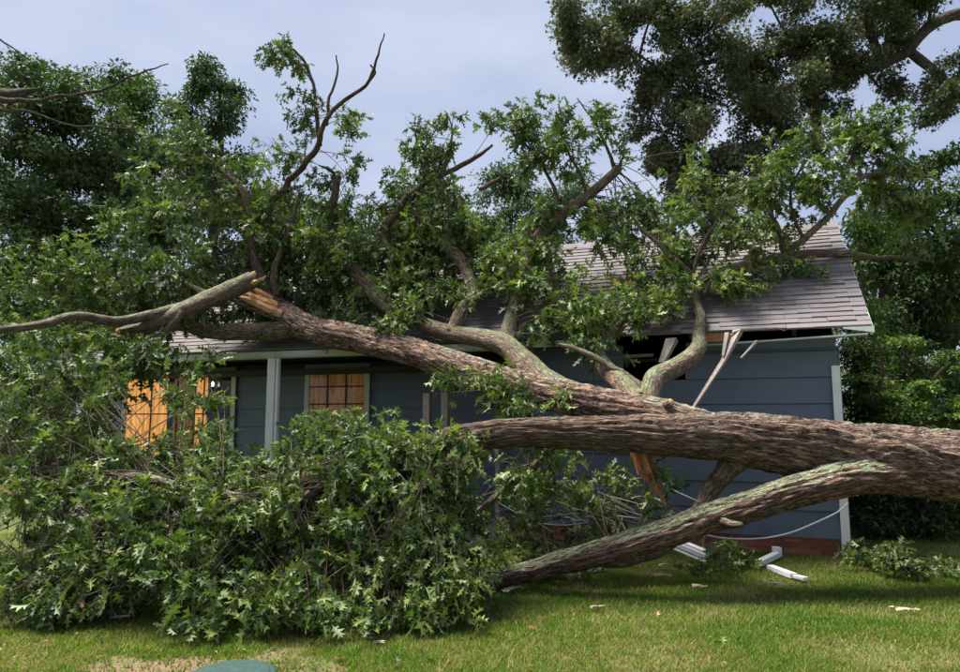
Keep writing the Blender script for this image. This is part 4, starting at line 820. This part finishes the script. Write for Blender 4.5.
# ------------------------------------------------------------------ debris on the lawn
def leafy_heap(name, label, spots, tone=.1):
    S = Sprays(); tw = MB()
    g0 = ground(spots[0][0], spots[0][1]); rt = empty(name, (g0[0], g0[1], 0)); tag(rt, label, 'branch'); inv = Matrix.Translation(rt.location).inverted()
    for x, y, h, n in spots:
        g = ground(x, y)
        for _ in range(n):
            d = rng.normal(size=3)*np.array([1, .7, .25]); d /= np.linalg.norm(d); tip = g+d*np.array([.22, .14, 0])*rng.random()+np.array([0, 0, .06+h*rng.random()])
            S.shoot(tip, d, .13, 8, tone)
            twig(tw, tip-d*.28*np.array([1, 1, .3])-np.array([0, 0, .03]), tip, .005, .002, .03, 4, 4)
    P_, A_, N_, S_, Rr = S.arrays()
    tag(adopt(link('foliage', leaves_mesh('foliage', P_, A_, N_, S_, T_OAK, Rr), M_LEAF), rt, inv), kind='stuff')
    tag(adopt(tw.build('twigs', M_TWIG, smooth=True), rt, inv), kind='stuff'); return rt
leafy_heap('fallen_branch', 'leafy oak branch lying on the grass at the right edge', [(868, 572, .16, 9), (886, 578, .24, 11), (903, 580, .2, 11), (920, 580, .14, 8), (945, 578, .1, 6), (965, 576, .14, 6), (858, 564, .14, 6), (900, 570, .24, 8)])
leafy_heap('fallen_branch', 'leafy sprig heaped before the brick base beside broken white gutter', [(708, 570, .2, 6), (724, 571, .26, 8), (741, 569, .2, 6), (698, 576, .1, 4), (722, 577, .08, 4)])
leafy_heap('fallen_branch', 'small leafy twig on the grass under the lowest limb', [(560, 585, .05, 2), (580, 582, .05, 2), (548, 586, .04, 2)], .2)

def solid(name, label, cat, mb_, m, group=None, bevel=.002):
    return tag(mb_.build(name, m, bevel=bevel), label, cat, group)
# broken gutter lying by the wall: a real channel with ribs
gA, gB = ground(668, 566)+np.array([0, 0, .28]), ground(705, 572)+np.array([0, 0, .17])
gt = MB(); ax = Vector(gB-gA); gA_, gB_ = Vector(gA)-ax*.25, Vector(gB)
for dz, w, y in ((.05, .022, 0), (0, .05, -.05), (-.055, .022, -.06), (.02, .014, .05)):
    o_ = Vector((0, y, dz)); gt.bar(gA_+o_, gB_+o_, .085 if dz > 0 else .05, w)
solid('gutter_piece', 'ribbed white gutter section propped against the leafy sprig by the wall', 'gutter', gt, M_ALU)
def pip(rows, w, h):
    mbp = MB()
    for p0, p1 in zip(rows[:-1], rows[1:]): mbp.bar(tuple(p0), tuple(p1), w, h)
    return mbp
e0 = ground(759, 568)+np.array([0, 0, .05]); e1 = ground(777, 559)+np.array([0, 0, .05])
el = pip([e0, e1], .075, .06); el.bar(tuple(e1+np.array([.0, 0, -.02])), tuple(e1+np.array([.005, 0, .085])), .085, .085)
solid('downspout_elbow', 'white downspout elbow with upturned end on the grass', 'downspout', el, M_ALU)
d0 = ground(770, 570)+np.array([0, 0, .03]); d1 = ground(794, 579)+np.array([0, 0, .03]); d2 = ground(806, 582)+np.array([0, 0, .03])
dp = MB().bar(tuple(d0), tuple(d1), .075, .05); solid('downspout_piece', 'short white downspout length lying diagonal on the grass', 'downspout', dp, M_ALU)
dp = MB().bar(tuple(d1+(d2-d1)*.12), tuple(d2), .07, .03); solid('downspout_end', 'white downspout scrap broken off the diagonal length', 'downspout', dp, M_ALU)
wb = ground(594, 573)+np.array([0, 0, .04]); solid('trim_block', 'small white trim scrap under the lowest limb', 'scrap', MB().bar(tuple(wb-np.array([.07, 0, 0])), tuple(wb+np.array([.07, .05, .02])), .07, .085), M_WHITE)
# bent white bracket sticking up among the leaves
k0 = at(574, 520, 7.4); k1 = at(577, 543, 7.4); k2 = at(540, 506, 7.45)
k1[2] = max(k1[2], 0); kb = MB().bar(tuple(k0), tuple(k1), .02, .02).bar(tuple(k0), tuple(k2), .03, .02); kb.bar(tuple(k1), tuple((k1[0]+.02, k1[1], -.01)), .02, .02)
solid('gutter_bracket', 'bent thin white metal strip among leaves behind the lowest limb', 'scrap', kb, M_ALU, bevel=0)
tg = MB()
for _ in range(46):
    x = random.uniform(515, 640); y = random.uniform(505, 548)-.12*(x-515)*.6; c = at(x, y, random.uniform(7.0, 7.4)); c[2] = max(c[2], .1)
    d = np.array([random.uniform(.5, 1), random.uniform(-.4, .4), random.uniform(-.5, .15)]); L = random.uniform(.15, .5); e = c+d*L/2; f_ = c-d*L/2; e[2] = max(e[2], .02); f_[2] = max(f_[2], .02)
    twig(tg, f_, e, random.uniform(.003, .008), .002, random.uniform(-.1, .15), 4, 5)
tag(tg.build('twig_tangle', M_GREYWOOD, smooth=True), 'tangle of bare grey broken twigs behind the lowest limb', 'twigs', kind='stuff')
# splintered fascia boards hanging from the eave
def hang(name, label, rows, w):
    mbp = MB()
    for (x0, y0, Y0), (x1, y1, Y1), ww in zip(rows[:-1], rows[1:], w): mbp.bar(tuple(at(x0, y0, Y0)), tuple(at(x1, y1, Y1)), ww, ww*.5, taper=.55)
    return tag(mbp.build(name, M_GREYWOOD), label, 'board')
hang('splintered_board', 'long grey splintered fascia board hanging from the torn eave', [(738, 331, 8.35), (724, 360, 8.2), (693, 408, 7.75)], (.11, .06))
hang('splintered_board', 'short grey splinter hanging beside the long fascia board', [(727, 333, 8.35), (723, 356, 8.2)], (.05,))
hang('splintered_board', 'thin bent strip jutting from the eave gap toward the corner', [(727, 335, 8.35), (740, 330, 8.3), (778, 328, 8.3), (785, 331, 8.3)], (.035, .045, .03))
hang('splintered_board', 'short stick dangling below the bent strip under the eave', [(757, 341, 8.3), (741, 358, 8.2)], (.045,))
hang('splintered_board', 'dark reddish board dangling inside the gap left of the piercing limb', [(672, 340, 8.6), (662, 363, 8.4)], (.14,))
# cables
def cable(name, label, rows, r):
    path = smooth_path([list(at(x, y, Y))+[r] for x, y, Y in rows], .06); mbp = MB(); tube(mbp, path, 8); return tag(mbp.build(name, M_CABLE, smooth=True), label, 'cable')
cable('cable', 'pale grey cable drooping across the siding to the brick base', [(848, 503, 8.40), (838, 512, 8.38), (815, 523, 8.42), (790, 533, 8.48), (765, 538, 8.55), (740, 539, 8.62), (715, 537, 8.7), (690, 530, 8.78)], .011)
cable('cable', 'thin taut wire from the torn red wood to the lowest limb', [(655, 479, 7.05), (675, 491, 7.0), (700, 502, 6.95)], .006)
# green lid set in the bare patch
lidc = ground(231, 679); lid = empty('utility_lid', (lidc[0], lidc[1], 0)); tag(lid, 'round dark green plastic utility lid set in bare soil at the bottom', 'lid')
M_LID = paint('green_plastic_lid', (.017, .048, .044), .5, .35, (2.2, 1.9, 1.7), 22)
def disc(r0, r1, z0, z1, n=48):
    v = []; f = []
    for r, z in ((r1, -.03), (r1, z0), (r0, z1)): v += [(r*cos(2*pi*k/n), r*sin(2*pi*k/n), z) for k in range(n)]
    for q in range(2): f += [(q*n+k, q*n+(k+1) % n, (q+1)*n+(k+1) % n, (q+1)*n+k) for k in range(n)]
    f.append(tuple(2*n+k for k in range(n))); return MB().add(v, f)
disc(.262, .275, .022, .030).build('cover', M_LID, lid)
disc(.225, .235, .0315, .0345).build('raised_centre', M_LID, lid)
# leaf crumbs and bits of bark strewn over grass and soil
nl = 2600; ly_ = 4.2+4.6*rng.random(nl)**1.3; lx_ = (rng.random(nl)*2-1)*(.72*ly_+.2); lp_ = np.stack([lx_, ly_, .018+.02*rng.random(nl)], 1)
near_lid = rng.random(nl) < .22; lp_[near_lid] = np.stack([-1.75+rng.normal(0, .75, near_lid.sum()), 4.8+rng.normal(0, .28, near_lid.sum()), np.full(near_lid.sum(), .008)], 1)
lp_ = lp_[(np.hypot(lp_[:, 0]-lidc[0], lp_[:, 1]-lidc[1]) > .29) & (lp_[:, 1] > 4)]; nl = len(lp_)
ax_ = rng.normal(size=(nl, 3)); ax_[:, 2] *= .25
tag(link('leaf_litter', leaves_mesh('leaf_litter', lp_, ax_, np.array([0, 0, 1.])+rng.normal(0, .3, (nl, 3)), .012+.03*rng.random(nl)**2, T_SIMPLE, rng.random(nl)*.9), M_CURLED), 'brown leaf crumbs strewn over the lawn', 'litter', kind='stuff')
SPL = ['largest pale torn chip, alone on the open lawn at right', 'small pale chip just left of the largest chip on the right lawn', 'small pale chip just right of the largest chip on the right lawn',
       'pale splinter on the grass under the tip of the lowest limb', 'stubby pale chip at the very tip of the lowest limb', 'upper of two pale splinters left of the leafy sprig', 'lower of two pale splinters left of the leafy sprig',
       'thin pale splinter on the lawn in front of the leafy sprig', 'left of two thin splinters in front of the white downspout length', 'right of two thin splinters in front of the white downspout length',
       'pale chip alone on the lawn in front of the lowest limb', 'thin pale stick at the foot of the foliage on the left', 'thin pale stick in the grass below the middle of the foliage']
# pale wood splinters and a few curled leaves
for i, (x, y, L, sz) in enumerate([(905, 614, .14, .05), (893, 613, .08, .03), (915, 615, .09, .03), (512, 593, .18, .04), (505, 596, .09, .05), (664, 569, .13, .03), (662, 579, .16, .03), (700, 591, .14, .025), (775, 588, .12, .02), (782, 590, .10, .02), (598, 612, .12, .03), (120, 622, .16, .012), (380, 648, .10, .012)]):
    g = ground(x, y); an = random.uniform(-.5, .5); d = np.array([cos(an), sin(an), .06])*L/2; z = np.array([0, 0, .045])
    mbp = MB().bar(tuple(g-d+z), tuple(g+d*.1+z), sz, .016, taper=.8).bar(tuple(g+d*.05+z), tuple(g+d+z+np.array([0, random.uniform(-.04, .04), 0])), sz*.8, .014, taper=.15)
    mbp.v = [(a+random.gauss(0, .006), b+random.gauss(0, .006), c+random.gauss(0, .004)) for a, b, c in mbp.v]
    tag(mbp.build('wood_splinter', M_CHIP), SPL[i], 'splinter', 'pale wood splinters scattered on the lawn')
for i in range(12):
    x = random.uniform(20, 940); y = random.uniform(606, 668) if x > 480 else random.uniform(640, 668); g = ground(x, y)
    me = tri_mesh('fallen_leaf', T_OAK[1][0]*.085, T_OAK[1][1], np.full(len(T_OAK[1][0]), random.random()*.9)); o = link('fallen_leaf', me, M_CURLED if i % 2 else M_LEAF)
    o.location = (g[0], g[1], .045); o.rotation_euler = (random.uniform(-.4, .4), random.uniform(-.4, .4), random.uniform(0, 6.3))
    tag(o, ('single curled brown leaf' if i % 2 else 'single loose green leaf')+' on the open lawn', 'leaf', 'loose brown leaves on the lawn' if i % 2 else 'loose green leaves on the lawn')
